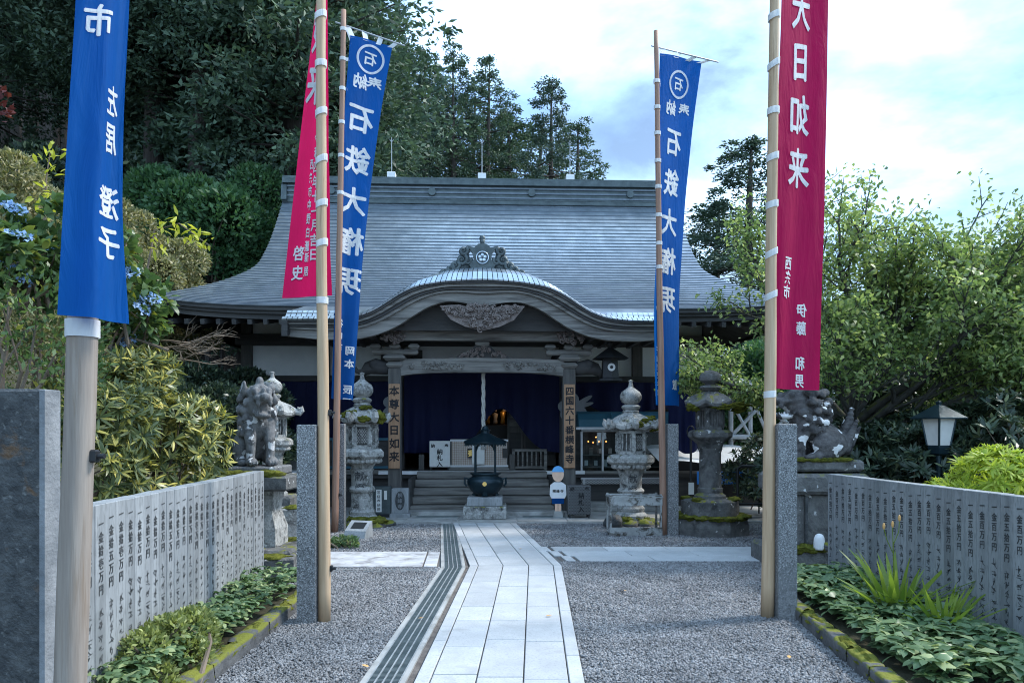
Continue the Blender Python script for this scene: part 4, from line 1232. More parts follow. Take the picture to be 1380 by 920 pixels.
# walking from far to near along -Y: the right fence shows its -X side (right hand), the left fence its +X side (left hand)
stone_fence('stone_donor_fence', 'low fence of inscribed granite slabs on the right behind the iris clump', (3.46, 8.0, .0), (3.73, 4.1, 0), 1.136, tR, .128, -1)
stone_fence('stone_donor_fence', 'low fence of inscribed granite slabs on the left below the rhododendron', (-2.60, 7.6, 0), (-2.30, 3.35, 0), 1.19, tL, .126, 1)
for o in [x for x in COL.objects if x.name.startswith('inscription')]:
    pass
# big dark slab at the left front
sb = thing('dark_stone_slab', 'large dark weathered stone slab behind the pole at the left edge', 'stone slab', (-2.55, 3.06, 0))
MB().box((-.015, 0, .885), (1.30, .10, 1.77), bev=.012).build('slab', M['slab_dark'], sb)
MB().box((.645, 0, .884), (.022, .104, 1.768), bev=.004).build('rough_edge', M['slab_edge'], sb)

# granite posts
def granite_post(px, ptop, pbot, wpx, label, Y=None):
    p = G(px, pbot); 
    if Y: p = W(px, HZ, Y); p.z = 0
    h = (pbot - ptop) / F * p.y if not Y else EYE + (HZ - ptop) / F * Y
    w = wpx / F * p.y
    o = MB().box((0, 0, h / 2 - .03), (w, w, h + .06), bev=.008).build('granite_post', M['granite_post'], None, loc=p)
    tag(o, label, 'stone post', 'square granite posts beside the banner poles')
    return o, p
granite_post(416, 572, 838, 25, 'square speckled granite post beside the red banner pole on the left')
granite_post(1057, 571, 833, 25, 'square speckled granite post beside the red banner pole on the right')
granite_post(905.5, 571, 721, 14.5, 'thin granite post beside the far blue banner pole on the right')
granite_post(459, 571, 716, 12, 'thin granite post behind the far blue banner pole on the left')

# ================================================================== POLES AND BANNERS
def pole(p0, p1, r0, r1, mat, label, bends=0.0, collar=None):
    t = thing('banner_pole', label, 'pole', p0)
    p0 = Vector(p0); p1 = Vector(p1); m = MB(); n = 24; pts = []; rad = []
    for i in range(n + 1):
        k = i / n; q = (p1 - p0) * k
        q.x += bends * math.sin(k * 9) + bends * .5 * math.sin(k * 23); pts.append(q); rad.append((r0 + (r1 - r0) * k) * (1 + .015 * math.sin(k * 40)))
    m.tube(pts, rad, 16); m.build('shaft', mat, t, smooth=True)
    if collar:
        for z in collar:
            k = z / (p1.z - p0.z); q = (p1 - p0) * k; r = r0 + (r1 - r0) * k
            m = MB(); m.box((q.x + r + .008, q.y - .0, q.z), (.03, .035, .05), bev=.006); m.cyl((q.x + r + .02, q.y, q.z), (q.x + r + .05, q.y, q.z), .011, n=8); m.build('bolt', M['iron'], t)
    return t, p0, p1
class Edge:                      # polyline in (px, py, Y) interpolated by v
    def __init__(s, pts):
        s.p = [W(*p) for p in pts]
        L = [0]
        for a, b in zip(s.p[:-1], s.p[1:]): L.append(L[-1] + (b - a).length)
        s.t = [l / L[-1] for l in L]
        s.L = L[-1]
        n = 400; vv = np.linspace(0, 1, n + 1); arr = []
        for k in range(3):
            y = np.interp(vv, s.t, [q[k] for q in s.p]); w = 24
            yp = np.concatenate([2 * y[0] - y[1:w + 1][::-1], y, 2 * y[-1] - y[-w - 1:-1][::-1]])
            arr.append(np.convolve(yp, np.ones(2 * w + 1) / (2 * w + 1), 'valid'))
        s.tab = [Vector(q) for q in np.array(arr).T]
    def __call__(s, v):
        t = min(1, max(0, v)) * 400; i = min(int(t), 399)
        return s.tab[i].lerp(s.tab[i + 1], t - i)
def banner(label, eL, eR, mat, ripple, texts, pole_pts, ties, tie_r, tie_side=0, nv=70, nu=18, ring=None, tops=None, off0=.0045, cuts=5):
    """texts: (string, u, v, size_m, dv, mirror); u from left edge to right edge, v from top to bottom"""
    base = eL(1.0)
    t = thing('banner', label, 'banner', (base.x, base.y, base.z))
    def S(u, v):
        a, b = eL(v), eR(v); p = a.lerp(b, u)
        nrm = Vector(((b - a).y, -(b - a).x, 0)); nrm = nrm.normalized() if nrm.length > 1e-6 else Vector((0, -1, 0))
        return p + nrm * ripple(u, v), nrm
    m = MB(); m.grid(lambda u, v: S(u, v)[0] - base, nu, nv); cloth = m.build('cloth', mat, t, smooth=True)
    H = (eL.L + eR.L) / 2
    words = []
    for (s, u0, v0, size, dv, mirror, wide) in texts:
        i0 = 0
        for w_ in s.split(' '):
            words.append((w_, u0, v0 + i0 * dv, size, dv, mirror, wide)); i0 += len(w_) + 1
    for (s, u0, v0, size, dv, mirror, wide) in words:
        m = MB(); v = v0
        for ch in s:
            if ch != ' ':
                vs, fs = glyph(ch, .005, cuts)
                wd = (eR(v) - eL(v)).length
                for off, ox, oy in [(sg * (off0 + .0003 * kk), bx, by) for sg in (-1, 1) for kk, (bx, by) in enumerate(((-.024, 0), (.024, .006), (0, -.018), (0, .02)))]:
                    q = []
                    for (x, y, _) in vs:
                        x += ox; y += oy
                        uu = u0 + (-x if mirror else x) * size * wide / wd; vv = v - y * size / H
                        uu = min(.995, max(.005, uu)); vv = min(.999, max(.001, vv))
                        P_, nn = S(uu, vv); q.append(P_ + nn * off - base)
                    m.add(q, fs)
            v += dv
        m.build('lettering', M['print_white'], cloth)
    if ring:
        u0, v0, r = ring; m = MB(); wd = (eR(v0) - eL(v0)).length; nseg = 40
        for off in (-.007, .007):
            q = []
            for k in range(nseg):
                a = 2 * PI * k / nseg
                for R in (r, r * .84):
                    P_, nn = S(u0 + R * math.cos(a) / wd, v0 + R * math.sin(a) / H); q.append(P_ + nn * off - base)
            m.add(q, [(2 * k, 2 * k + 1, (2 * k + 3) % (2 * nseg), (2 * k + 2) % (2 * nseg)) for k in range(nseg)])
        m.build('ring_print', M['print_white'], cloth)
    p0, p1 = Vector(pole_pts[0]), Vector(pole_pts[1])
    for (z, tilt) in ties:
        k = (z - p0.z) / (p1.z - p0.z); c = p0.lerp(p1, k); r = tie_r
        pts = []
        for a in np.linspace(0, 2 * PI, 17):
            pts.append((c.x + r * math.cos(a), c.y + r * math.sin(a), c.z + tilt * r * math.cos(a)))
        m = MB(); vs = []; hh = r * .55
        for q in pts: vs += [Vector(q) - base - Vector((0, 0, hh)), Vector(q) - base + Vector((0, 0, hh))]
        m.add(vs, [(2 * i, 2 * i + 2, 2 * i + 3, 2 * i + 1) for i in range(16)])
        if tie_side:
            vz = min(.98, max(.02, (eL(0).z - z) / max(.01, eL(0).z - eL(1).z)))
            e = S(0.03 if tie_side > 0 else .97, vz)[0]
            a = Vector((c.x + r * tie_side, c.y, c.z + tilt * r * tie_side))
            m.add([a - base - Vector((0, 0, hh)), a - base + Vector((0, 0, hh)), e - base + Vector((0, 0, hh)), e - base - Vector((0, 0, hh))], [(0, 1, 2, 3)])
        m.build('tie_loop', M['white_cloth'], t, smooth=True)
    if tops:
        (b0, b1, us) = tops
        m = MB(); m.cyl(b0 - base, b1 - base, .012, n=8); m.build('crossbar', M['pole_grey'], t)
        for u in us:
            a = S(u, 0.0)[0]; k = u * .8 + .12; b = Vector(b0).lerp(Vector(b1), k)
            d = (S(min(1, u + .06), 0)[0] - a)
            m = MB(); m.add([a - d - base - Vector((0, 0, .03)), a + d - base - Vector((0, 0, .03)), b + d - base, b - d - base], [(0, 1, 2, 3)])
            m.add([a - d - base + Vector((0, .02, -.03)), a + d - base + Vector((0, .02, -.03)), b + d - base + Vector((0, .012, 0.01)), b - d - base + Vector((0, .012, .01))], [(0, 1, 2, 3)])
            m.build('hanging_loop', M['white_cloth'], t)
    return t

# 1 near blue banner at the left
Pp0 = Vector((-1.765, 2.92, 0)); Pp1 = Vector((-1.57, 2.92, 5.2))
pole(Pp0, Pp1, .061, .045, M['pole_pale'], 'thick pale wooden pole in front of the dark stone slab, nearest on the left', .004, collar=(1.5,))
eL = Edge([(112, -420, 2.82), (106, -150, 2.82), (101, 0, 2.80), (91, 150, 2.79), (83, 300, 2.78), (77, 424, 2.78)])
eR = Edge([(180, -420, 2.98), (178, -150, 2.98), (175, 0, 2.97), (166, 150, 2.96), (163, 300, 2.95), (173, 437, 2.94)])
banner('bright blue banner hanging nearest the camera at the far left', eL, eR, M['banner_blue'],
       lambda u, v: .045 * math.sin(min(1, u * 1.25) * PI) + .012 * math.sin(u * 11 + v * 3) * (v * .7 + .3) + .015 * math.exp(-((u - .8) / .1) ** 2) * v,
       [('治市', .36, .455, .13, .08, True, .85), ('左居', .74, .655, .125, .060, True, .5), ('澄子', .72, .815, .13, .064, True, .75)],
       (Pp0, Pp1), [(2.0, .0)], .062, nv=150, nu=36, off0=.0018, cuts=10)
# 2 left red banner
Lp0 = G(437, 838); Lp1 = W(431, -160, Lp0.y)
pole(Lp0, Lp1, .052, .036, M['pole_wood'], 'pale wooden pole carrying the crimson banner on the left', .004, collar=(.45, 1.75))
eL = Edge([(436, -150, 6.85), (428, 0, 6.8), (411, 140, 6.72), (395, 280, 6.6), (381, 402, 6.52)])
eR = Edge([(441, -150, 6.28), (441, 0, 6.28), (441.5, 140, 6.28), (443, 280, 6.28), (446, 398, 6.28)])
banner('crimson banner twisting edge-on behind the pole on the left', eL, eR, M['banner_red'],
       lambda u, v: .012 * math.sin(u * 9 + v * 2) * (1 - v * .3) + .022 * math.sin(u * 30 + v * 25) * max(0, u - .55) * max(0, v - .4),
       [('大日如来', .42, .10, .40, .127, False, 1.0), ('令和四年十一月吉日', .66, .616, .115, .0355, False, 1.2), ('西条市中野白瀧', .46, .68, .10, .033, False, .7), ('新居', .47, .905, .09, .034, False, .7), ('啓史', .27, .895, .135, .046, False, 1.0)],
       (Lp0, Lp1), [(W(0, y, Lp0.y).z, .1 + .5 * ((y * 3) % 10) / 10) for y in (22, 87, 152, 216, 275, 328)] + [(W(0, 405, Lp0.y).z, .0)], .05)
# 3 right red banner
Rp0 = G(1034, 832); Rp1 = W(1046, -200, Rp0.y)
pole(Rp0, Rp1, .055, .036, M['pole_wood'], 'golden wooden pole carrying the crimson banner on the right', .003, collar=(.4,))
eL = Edge([(1053, -190, 6.42), (1050, 0, 6.42), (1046, 140, 6.42), (1040, 290, 6.42), (1032, 400, 6.42), (1030, 523, 6.42)])
eR = Edge([(1114, -190, 6.75), (1113, 0, 6.75), (1112, 140, 6.72), (1110, 290, 6.7), (1106, 400, 6.68), (1102, 526, 6.66)])
banner('crimson banner with large white characters hanging on the right', eL, eR, M['banner_red'],
       lambda u, v: .02 * math.sin(u * PI * 2 + 1.0) + .008 * math.sin(u * 13 + v * 6) - .05 * math.exp(-((u - .12) / .08) ** 2) * sstep(.6, 1, v),
       [('大日如来', .48, .285, .37, .0995, True, .8), ('西条市', .36, .764, .125, .0265, True, .9), ('伊藤 和男', .66, .852, .125, .033, True, .85), ('十一月吉日', .06, .785, .12, .035, False, .8)],
       (Rp0, Rp1), [(W(0, y, Rp0.y).z, .15 + .5 * ((y * 7) % 10) / 10) for y in (-50, 22, 87, 150, 212, 276, 341, 398)] + [(W(0, 531, Rp0.y).z, .1)], .052)
# 4 far blue banner left
Fp0 = G(451, 718); Fp1 = W(463, 14, Fp0.y)
pole(Fp0, Fp1, .055, .04, M['pole_red'], 'slim brown pole of the far blue banner left of the path', .003, collar=(.6,))
eL = Edge([(472, 48, 11.6), (463, 160, 11.6), (457, 270, 11.6), (452, 380, 11.6), (447, 537, 11.6)])
eR = Edge([(529, 62, 11.9), (513, 150, 11.9), (499, 250, 11.9), (488, 350, 11.85), (476, 539, 11.8)])
FB = [('奉', .72, .118, .25, .1, True, 1.0), ('納', .35, .118, .25, .1, True, 1.0), ('石鉄大権現', .48, .222, .46, .113, True, .95)]
banner('blue banner with crest and white characters hanging left of the temple steps', eL, eR, M['banner_deep'],
       lambda u, v: .02 * math.sin(u * 6 + v * 4) + .02 * math.sin(u * PI * 3) * v,
       [('石', .53, .052, .22, .1, True, 1.0)] + FB + [('福山市', .22, .79, .14, .033, True, 1), ('岡本 辰明', .70, .865, .15, .036, True, 1)],
       (Fp0, Fp1), [(W(0, y, Fp0.y).z, .0) for y in (40, 80, 120, 165, 210, 260)], .05, 1, ring=(.53, .052, .23), tops=(W(452, 30, 11.62), W(546, 62, 11.95), (.06, .36, .66, .94)))
# 5 far blue banner right
Hp0 = G(894, 722); Hp1 = W(884, 42, Hp0.y)
pole(Hp0, Hp1, .055, .035, M['pole_red'], 'slim brown pole of the far blue banner right of the path', .003)
eL = Edge([(889, 72, 11.4), (886, 170, 11.4), (885, 270, 11.4), (884, 400, 11.4), (888, 545, 11.4)])
eR = Edge([(946, 83, 11.8), (933, 170, 11.85), (922, 270, 11.9), (914, 400, 11.9), (916, 547, 11.9)])
banner('blue banner with crest and white characters hanging right of the temple steps', eL, eR, M['banner_deep'],
       lambda u, v: .02 * math.sin(u * 6 + v * 4) - .10 * math.exp(-((u - .18) / .12) ** 2) * sstep(.15, .8, v),
       [('石', .5, .078, .21, .1, True, 1), ('奉', .72, .148, .24, .1, True, 1), ('納', .34, .148, .24, .1, True, 1), ('石鉄大権現', .50, .245, .44, .113, True, .85), ('徹', .72, .94, .17, .03, True, 1), ('今治市石井同', .22, .84, .12, .025, True, .6)],
       (Hp0, Hp1), [(W(0, y, Hp0.y).z, .0) for y in (110, 145, 180, 217, 252, 290, 328, 360)], .05, 1, ring=(.5, .078, .22), tops=(W(878, 62, 11.42), W(968, 84, 11.85), (.06, .36, .66, .94)))

# ================================================================== STONE LANTERNS
def warabite(n, lift, curl=0.0):
    def fn(r, z, t, k):
        return r, z
    return fn
def lantern(label, loc, s, mat, shaft_r, roof_r, tall=1.0, simple=False, rz=0.2, baseparts=True, curls=True):
    L = thing('stone_lantern', label, 'stone lantern', loc, rz, 'stone lanterns flanking the temple steps')
    z = 0.0
    def part(name, mb, sm=True, par=None): 
        mb.v = [(v[0] * s, v[1] * s, v[2] * s) for v in mb.v]
        return mb.build(name, mat, par or L, angle=35) if sm else mb.build(name, mat, par or L)
    m = MB(); m.lathe([(.30, -.03), (.30, .06), (.25, .10), (.22, .13)], 24); part('base', m)
    r = shaft_r; h = .78 * tall
    m = MB(); m.lathe([(r * 1.18, .13), (r * 1.22, .18), (r * 1.05, .22), (r, .26), (r * .97, .13 + h * .48), (r * 1.13, .13 + h * .50), (r * 1.2, .13 + h * .55), (r * 1.1, .13 + h * .60), (r * .96, .13 + h * .63), (r * .98, .13 + h * .94), (r * 1.1, .13 + h)] if not simple
                      else [(r * 1.1, .13), (r * 1.12, .2), (r, .22), (r * .95, .13 + h * .9), (r * 1.1, .13 + h)], 28); sh = part('shaft', m)
    z = .13 + h
    m = MB(); m.lathe([(r * 1.05, z), (.25, z + .08), (.34, z + .16), (.40, z + .20), (.42, z + .22), (.42, z + .30), (.37, z + .345), (.31, z + .355)], 6 if not simple else 8, rot=PI / 6)
    plt_ = part('platform', m, False)
    m = MB()
    for k in range(24 if not simple else 0):
        a = 2 * PI * k / 24; m.ball((.30 * math.cos(a), .30 * math.sin(a), z + .14), (.05, .05, .045), 7, 5)
    if not simple: part('lotus_petals', m, True, plt_)
    z += .355
    hb = .42
    # fire box: six posts, sill, head and dark openings
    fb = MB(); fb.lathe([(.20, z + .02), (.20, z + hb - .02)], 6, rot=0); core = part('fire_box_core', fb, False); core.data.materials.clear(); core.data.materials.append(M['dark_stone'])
    m = MB(); m.lathe([(.275, z), (.275, z + .06), (.24, z + .06), (.24, z)], 6, rot=0); m.lathe([(.24, z + hb - .05), (.275, z + hb - .05), (.275, z + hb), (.24, z + hb)], 6, rot=0)
    for k in range(6):
        a = 2 * PI * k / 6; m.box((.253 * math.cos(a), .253 * math.sin(a), z + hb / 2), (.05, .07, hb - .1), rz=a)
    fbx = part('fire_box', m, False)
    for k in range(6):
        a = PI / 6 + 2 * PI * k / 6; ca, sa = math.cos(a), math.sin(a)
        m = MB()
        Tm = Matrix.Translation((.208 * ca, .208 * sa, z + hb / 2)) @ Matrix.Rotation(a - PI / 2, 4, 'Z')
        if k % 2 == 0 and not simple:
            for q in range(-3, 4):
                for sg in (-1, 1): m.box(Tm @ Vector((q * .04, 0, 0)), (.011, .012, .3), M=Matrix.Rotation(a - PI / 2, 4, 'Z') @ Matrix.Rotation(sg * .62, 4, 'Y'))
            part('lattice_window', m, False, fbx)
        else:
            for q in (-.07, 0, .07): m.box(Tm @ Vector((q, 0, 0)), (.018, .02, hb - .12), rz=a - PI / 2)
            part('window_bars', m, False, fbx)
    z += hb
    # roof with six ribs and curled corners
    nk = 24
    def fnr(r_, z_, t, k):
        c = abs(math.cos(3 * (t))) ** 6
        q = max(0, (r_ / roof_r))
        return r_ * (.93 + .10 * c * q), z_ + .05 * c * q * q + .018 * c
    m = MB(); m.lathe([(.22, z), (roof_r * .82, z - .01), (roof_r * .98, z + .02), (roof_r, z + .075), (roof_r * .9, z + .12), (roof_r * .74, z + .19), (roof_r * .55, z + .24), (roof_r * .38, z + .28), (.15, z + .31), (.10, z + .32)], 36, fn=fnr); rf = part('roof', m)
    if curls:
        for k in range(6):
            a = 2 * PI * k / 6; ca, sa = math.cos(a), math.sin(a); m = MB()
            pts = [(roof_r * .75, z + .17), (roof_r * .98, z + .09), (roof_r * 1.13, z + .075), (roof_r * 1.22, z + .12), (roof_r * 1.19, z + .18), (roof_r * 1.10, z + .175), (roof_r * 1.10, z + .13)]
            m.tube([(p * ca, p * sa, q) for p, q in pts], [.05, .062, .062, .055, .048, .04, .03], 8); part('curled_corner', m, True, rf)
    z += .31
    m = MB()
    if not simple: m.lathe([(.12, z), (.15, z + .02), (.13, z + .05), (.16, z + .08), (.17, z + .11), (.14, z + .135), (.10, z + .15), (.16, z + .19), (.19, z + .25), (.19, z + .31), (.16, z + .37), (.09, z + .42), (.045, z + .46), (.032, z + .54), (.045, z + .57), (.01, z + .585)], 20)
    else: m.lathe([(.10, z), (.17, z + .03), (.21, z + .08), (.18, z + .12), (.09, z + .14), (.10, z + .16), (.20, z + .22), (.21, z + .29), (.18, z + .36), (.10, z + .41), (.03, z + .43), (.012, z + .47)], 20)
    part('finial', m)
    return L, z
def mosscap(L, items, seed):
    for i, (x, y, z, rx, ry_, rz2) in enumerate(items):
        m = MB(); rock_mesh(m, (x, y, z), (rx, ry_, rz2), seed + i, .75, 26, 18); m.build('moss', M['moss'], L, smooth=True)
p = W(488, HZ, 12.6); p.z = .06
L1, z1 = lantern('tall round-shafted stone lantern with mossy curled roof left of the steps', p, .98, M['old_stone'], .19, .37, 1.0)
mosscap(L1, [(-.20, -.22, 1.80, .12, .06, .06), (.28, -.24, 1.76, .12, .08, .10), (.02, -.33, 1.73, .09, .05, .05), (.05, -.16, 1.92, .1, .07, .04)], 10)
m = MB(); write_flat(m, '献燈', 0, .78, .17, .2, 0, bold=.02, T=Matrix.Rotation(-.2, 4, 'Z') @ Matrix.Translation((0, -.197, 0))); m.build('lettering', M['carved'], L1)
p = W(850, HZ, 12.6); p.z = .12
L2, z2 = lantern('tall stone lantern with yellow-green moss on its roof behind the steel rack', p, .96, M['old_stone'], .20, .40, .82, rz=.55)
mosscap(L2, [(.18, -.26, 1.62, .16, .09, .07), (-.12, -.32, 1.58, .1, .06, .05), (.38, -.18, 1.54, .1, .09, .06), (.28, -.15, 1.68, .1, .09, .05)], 20)
m = MB(); write_flat(m, '献燈', 0, .68, .16, .19, 0, bold=.02, T=Matrix.Rotation(-.55, 4, 'Z') @ Matrix.Translation((0, -.207, 0))); m.build('lettering', M['carved'], L2)
# mossy mound under the lanterns
for (px, py, Y, rx, lab) in ((490, 705, 12.35, .5, 'mossy rock mound at the foot of the left stone lantern'), (852, 702, 12.5, .42, 'mossy rock under the stone lantern behind the steel rack')):
    q = W(px, HZ, Y); q.z = 0; mo = thing('mossy_rock', lab, 'rock', q)
    rr = random.Random(px)
    for k in range(7):
        a = k * .9; m = MB(); rock_mesh(m, (rx * .7 * math.cos(a), rx * .45 * math.sin(a), .03), (rx * .36, rx * .3, .10), px + k, .35, 14, 10); m.build('stone', M['rock'], mo, smooth=True)
    for k in range(6):
        m = MB(); rock_mesh(m, (rr.uniform(-.6, .6) * rx, rr.uniform(-.45, .2) * rx, .11), (rx * .33, rx * .28, .06), px + 20 + k, .5, 14, 10); m.build('moss', M['moss'], mo, smooth=True)
# third lantern on its big drum base (right)
p = W(957, HZ, 11.5); p.z = 0
b3 = thing('lantern_plinth', 'two-tier dark stone plinth with a band of moss under the right lantern', 'plinth', p, .3)
m = MB(); m.lathe([(.56, -.03), (.57, .15), (.54, .27), (.45, .28)], 8, fn=lambda r, z, t, k: (r * (1 + .04 * math.sin(t * 5)), z)); m.build('lower_drum', M['dark_stone'], b3)
m = MB(); m.lathe([(.43, .27), (.44, .42), (.43, .52), (.38, .55), (.2, .56)], 20, fn=lambda r, z, t, k: (r * (1 + .03 * math.sin(t * 3 + 1)), z)); m.build('upper_drum', M['dark_stone'], b3, angle=40)
for k in range(16):
    a = 2 * PI * k / 16; m = MB(); rock_mesh(m, (.49 * math.cos(a), .49 * math.sin(a), .285), (.13, .1, .038), 300 + k, .6, 12, 8); m.build('moss', M['moss'], b3, smooth=True)
for a in (2.6, 3.6, 5.4, 5.9): m = MB(); rock_mesh(m, (.36 * math.cos(a), .36 * math.sin(a), .555), (.1, .08, .03), 400 + int(a * 9), .5, 12, 8); m.build('moss', M['moss'], b3, smooth=True)
p2 = p.copy(); p2.z = .55
L3, z3 = lantern('dark stone lantern with mossy flared roof on a drum plinth at the right', p2, .80, M['dark_stone'], .215, .50, 1.08, simple=True, rz=.1, curls=False)
mosscap(L3, [(.30, -.2, 1.44, .2, .14, .05), (-.33, -.14, 1.40, .1, .1, .05), (.1, -.3, 1.42, .17, .08, .05), (.42, -.08, 1.37, .09, .12, .05)], 60)
# fourth lantern half hidden behind the left lion
p = W(367, HZ, 10.6); p.z = 0
b4 = thing('lantern_plinth', 'square stone plinth behind the left guardian lion', 'plinth', p, .1)
MB().box((0, 0, .2), (.9, .9, .46), bev=.03).build('lower_block', M['dark_stone'], b4)
MB().box((0, 0, .55), (.62, .62, .26), bev=.03).build('upper_block', M['dark_stone'], b4)
p2 = p.copy(); p2.z = .67
L4, z4 = lantern('stone lantern peeking out behind the left guardian lion', p2, .72, M['old_stone'], .2, .47, .85, rz=.08)

# ================================================================== GUARDIAN LIONS
def blob_mesh(parts, voxel, seed=0, amp=.012):
    m = MB()
    for q in parts:
        if q[0] == 's': m.ball(q[1], q[2], 14, 10)
        else:
            a, ra, b, rb = Vector(q[1]), q[2], Vector(q[3]), q[4]
            for k in range(9): m.ball(a.lerp(b, k / 8), ra + (rb - ra) * k / 8, 12, 8)
    o = m.build('tmp_blob', None)
    md = o.modifiers.new('r', 'REMESH'); md.mode = 'VOXEL'; md.voxel_size = voxel; md.use_smooth_shade = True
    sm = o.modifiers.new('s', 'SMOOTH'); sm.iterations = 1; sm.factor = .5
    dg = bpy.context.evaluated_depsgraph_get()
    me = bpy.data.meshes.new_from_object(o.evaluated_get(dg))
    bpy.data.objects.remove(o)
    me.name = 'carved_body'
    me.materials.clear()
    n = len(me.vertices); co = np.zeros(n * 3); me.vertices.foreach_get('co', co); co = co.reshape(-1, 3)
    for i in range(n):
        v = Vector(co[i]); d = mnoise.noise_vector(v * 14 + Vector((seed, 0, 0))) * amp + mnoise.noise_vector(v * 40) * amp * .45
        co[i] += d
    me.vertices.foreach_set('co', co.ravel()); me.polygons.foreach_set('use_smooth', [True] * len(me.polygons)); me.update()
    return me
rr = random.Random(21)
lp_ = [('c', (-.22, 0, .22), .19, (.04, 0, .50), .17), ('s', (.02, 0, .58), (.17, .17, .19)), ('c', (.10, 0, .66), .16, (.15, 0, .78), .155),
       ('s', (.31, 0, .755), (.12, .125, .055)), ('s', (.41, 0, .775), (.05, .065, .045)), ('s', (.29, 0, .565), (.13, .10, .04)), ('s', (.12, 0, .60), (.09, .13, .09)),
       ('s', (.255, .085, .84), (.055, .05, .045)), ('s', (.255, -.085, .84), (.055, .05, .045)), ('s', (.30, .08, .81), .032), ('s', (.30, -.08, .81), .032), ('s', (.33, 0, .83), (.045, .035, .05)), ('s', (.15, 0, .95), (.05, .05, .06)),
       ('s', (.06, .18, .88), (.075, .03, .085)), ('s', (.06, -.18, .88), (.075, .03, .085)), ('s', (.36, .075, .71), (.035, .03, .05)), ('s', (.36, -.075, .71), (.035, .03, .05))]
for s in (-1, 1):
    lp_ += [('c', (.08, s * .12, .48), .10, (.17, s * .12, .27), .07), ('c', (.17, s * .12, .27), .066, (.17, s * .12, .07), .055), ('s', (.22, s * .12, .045), (.10, .07, .055)),
            ('s', (-.14, s * .17, .20), (.20, .10, .19)), ('c', (-.1, s * .19, .08), .065, (.06, s * .2, .045), .055), ('s', (.08, s * .2, .04), (.08, .06, .045))]
    for k in range(3): lp_.append(('s', (.28, s * (.08 + .0), .045), .02)); lp_.append(('s', (.305, s * .12 + (k - 1) * .04, .04), (.03, .019, .035)))
    for k in range(4): lp_.append(('s', (.38 - .05 * k, s * (.07 + .012 * k), .605), (.012, .012, .022)))
for row in range(5):
    h = .40 + .115 * row; nn_ = 10
    for k in range(nn_):
        a = 1.0 + (2 * PI - 2.0) * (k + .5 * (row % 2)) / (nn_ - .5); q = (.185, .2, .205, .2, .165)[row]
        a += rr.uniform(-.12, .12); h2 = h + rr.uniform(-.03, .03)
        lp_.append(('s', (.02 + q * math.cos(a), (q + .01) * math.sin(a), h2), rr.uniform(.042, .058))); lp_.append(('s', (.02 + (q + .022) * math.cos(a), (q + .03) * math.sin(a), h2 - .02), .034))
lp_ += [('c', (-.38, 0, .15), .10, (-.47, 0, .66), .03), ('c', (-.36, .07, .15), .075, (-.46, .13, .5), .025), ('c', (-.36, -.07, .15), .075, (-.46, -.13, .5), .025), ('c', (-.42, .04, .2), .06, (-.54, .05, .42), .02)]
lion_me = blob_mesh(lp_, .0115, 3, .0045)
lion_me.materials.append(M['lion_stone'])
def lion_set(px, Y, ztop, rz, s, label, label2, moss):
    q = W(px, HZ, Y); q.z = ztop
    l = link('guardian_lion', lion_me, None, None, q, rz); l.scale = (s, s, s)
    tag(l, label, 'lion statue', 'stone guardian lions')
    q0 = q.copy(); q0.z = 0
    pz = thing('statue_plinth', label2, 'plinth', q0, rz if rz < 1 else rz - PI)
    return l, pz
KZ = .60 - .03
# left lion: on mossy rock and a slab
Yl = 8.5
lion_l, pzl = lion_set(352, Yl, 1.20, -math.radians(58), 1.0, 'stone guardian lion with open mouth sitting above the left fence', 'stepped dark stone plinth under the left guardian lion', True)
lion_l.location.x -= .05; lion_l.scale = (.95, .86, 1.0)
pzl.rotation_euler = (0, 0, 0)
MB().box((0, 0, 1.15), (.52, .62, .10), bev=.015).build('statue_base', M['lion_stone'], pzl)
MB().box((.05, -.05, 1.02), (.74, .80, .16), bev=.02).build('cap_stone', M['dark_stone'], pzl)
m = MB(); m.lathe([(.34, .28), (.33, .5), (.25, .7), (.30, .94)], 4, rot=PI / 4); m.build('pedestal', M['old_stone'], pzl)
MB().box((0, 0, .14), (.95, .95, .32), bev=.03).build('footing', M['dark_stone'], pzl)
for k, (x, y, rx) in enumerate(((-.25, -.25, .22), (-.1, -.36, .18), (-.4, -.1, .2), (.22, -.34, .14))):
    m = MB(); rock_mesh(m, (x, y, 1.12), (rx, .14, .05), 500 + k, .5, 14, 9); m.build('moss', M['moss'], pzl, smooth=True)
# right lion
Yr = 8.9
lion_r, pzr = lion_set(1092, Yr, 1.25, PI + .12, .92, 'dark lichen-spotted guardian lion facing left behind the right granite post', 'mossy dark stone plinth under the right guardian lion', True)
pzr.rotation_euler = (0, 0, 0)
MB().box((.05, 0, 1.19), (.95, .5, .14), bev=.03).build('statue_base', M['dark_stone'], pzr)
MB().box((.02, 0, .98), (1.05, .72, .24), bev=.04).build('cap_stone', M['dark_stone'], pzr)
MB().box((0, .02, .54), (.90, .56, .64), bev=.02).build('pedestal', M['dark_stone'], pzr)
MB().box((-.16, -.28, .54), (.03, .03, .6)).build('pedestal_groove', M['slab_dark'], pzr)
MB().box((0, 0, .12), (1.15, .85, .26), bev=.04).build('footing', M['dark_stone'], pzr)
for k in range(7):
    m = MB(); rock_mesh(m, (-.45 + .15 * k, -.36, .24), (.14, .12, .055), 600 + k, .5, 14, 9); m.build('moss', M['moss'], pzr, smooth=True)
    m = MB(); rock_mesh(m, (-.45 + .15 * k, -.46, .03), (.14, .10, .05), 640 + k, .5, 14, 9); m.build('moss', M['moss'], pzr, smooth=True)
for k in range(4): m = MB(); rock_mesh(m, (-.2 + .16 * k, -.2, 1.255), (.12, .08, .03), 620 + k, .5, 14, 9); m.build('moss', M['moss'], pzr, smooth=True)
lion_r.scale = (1.12, .95, .92)
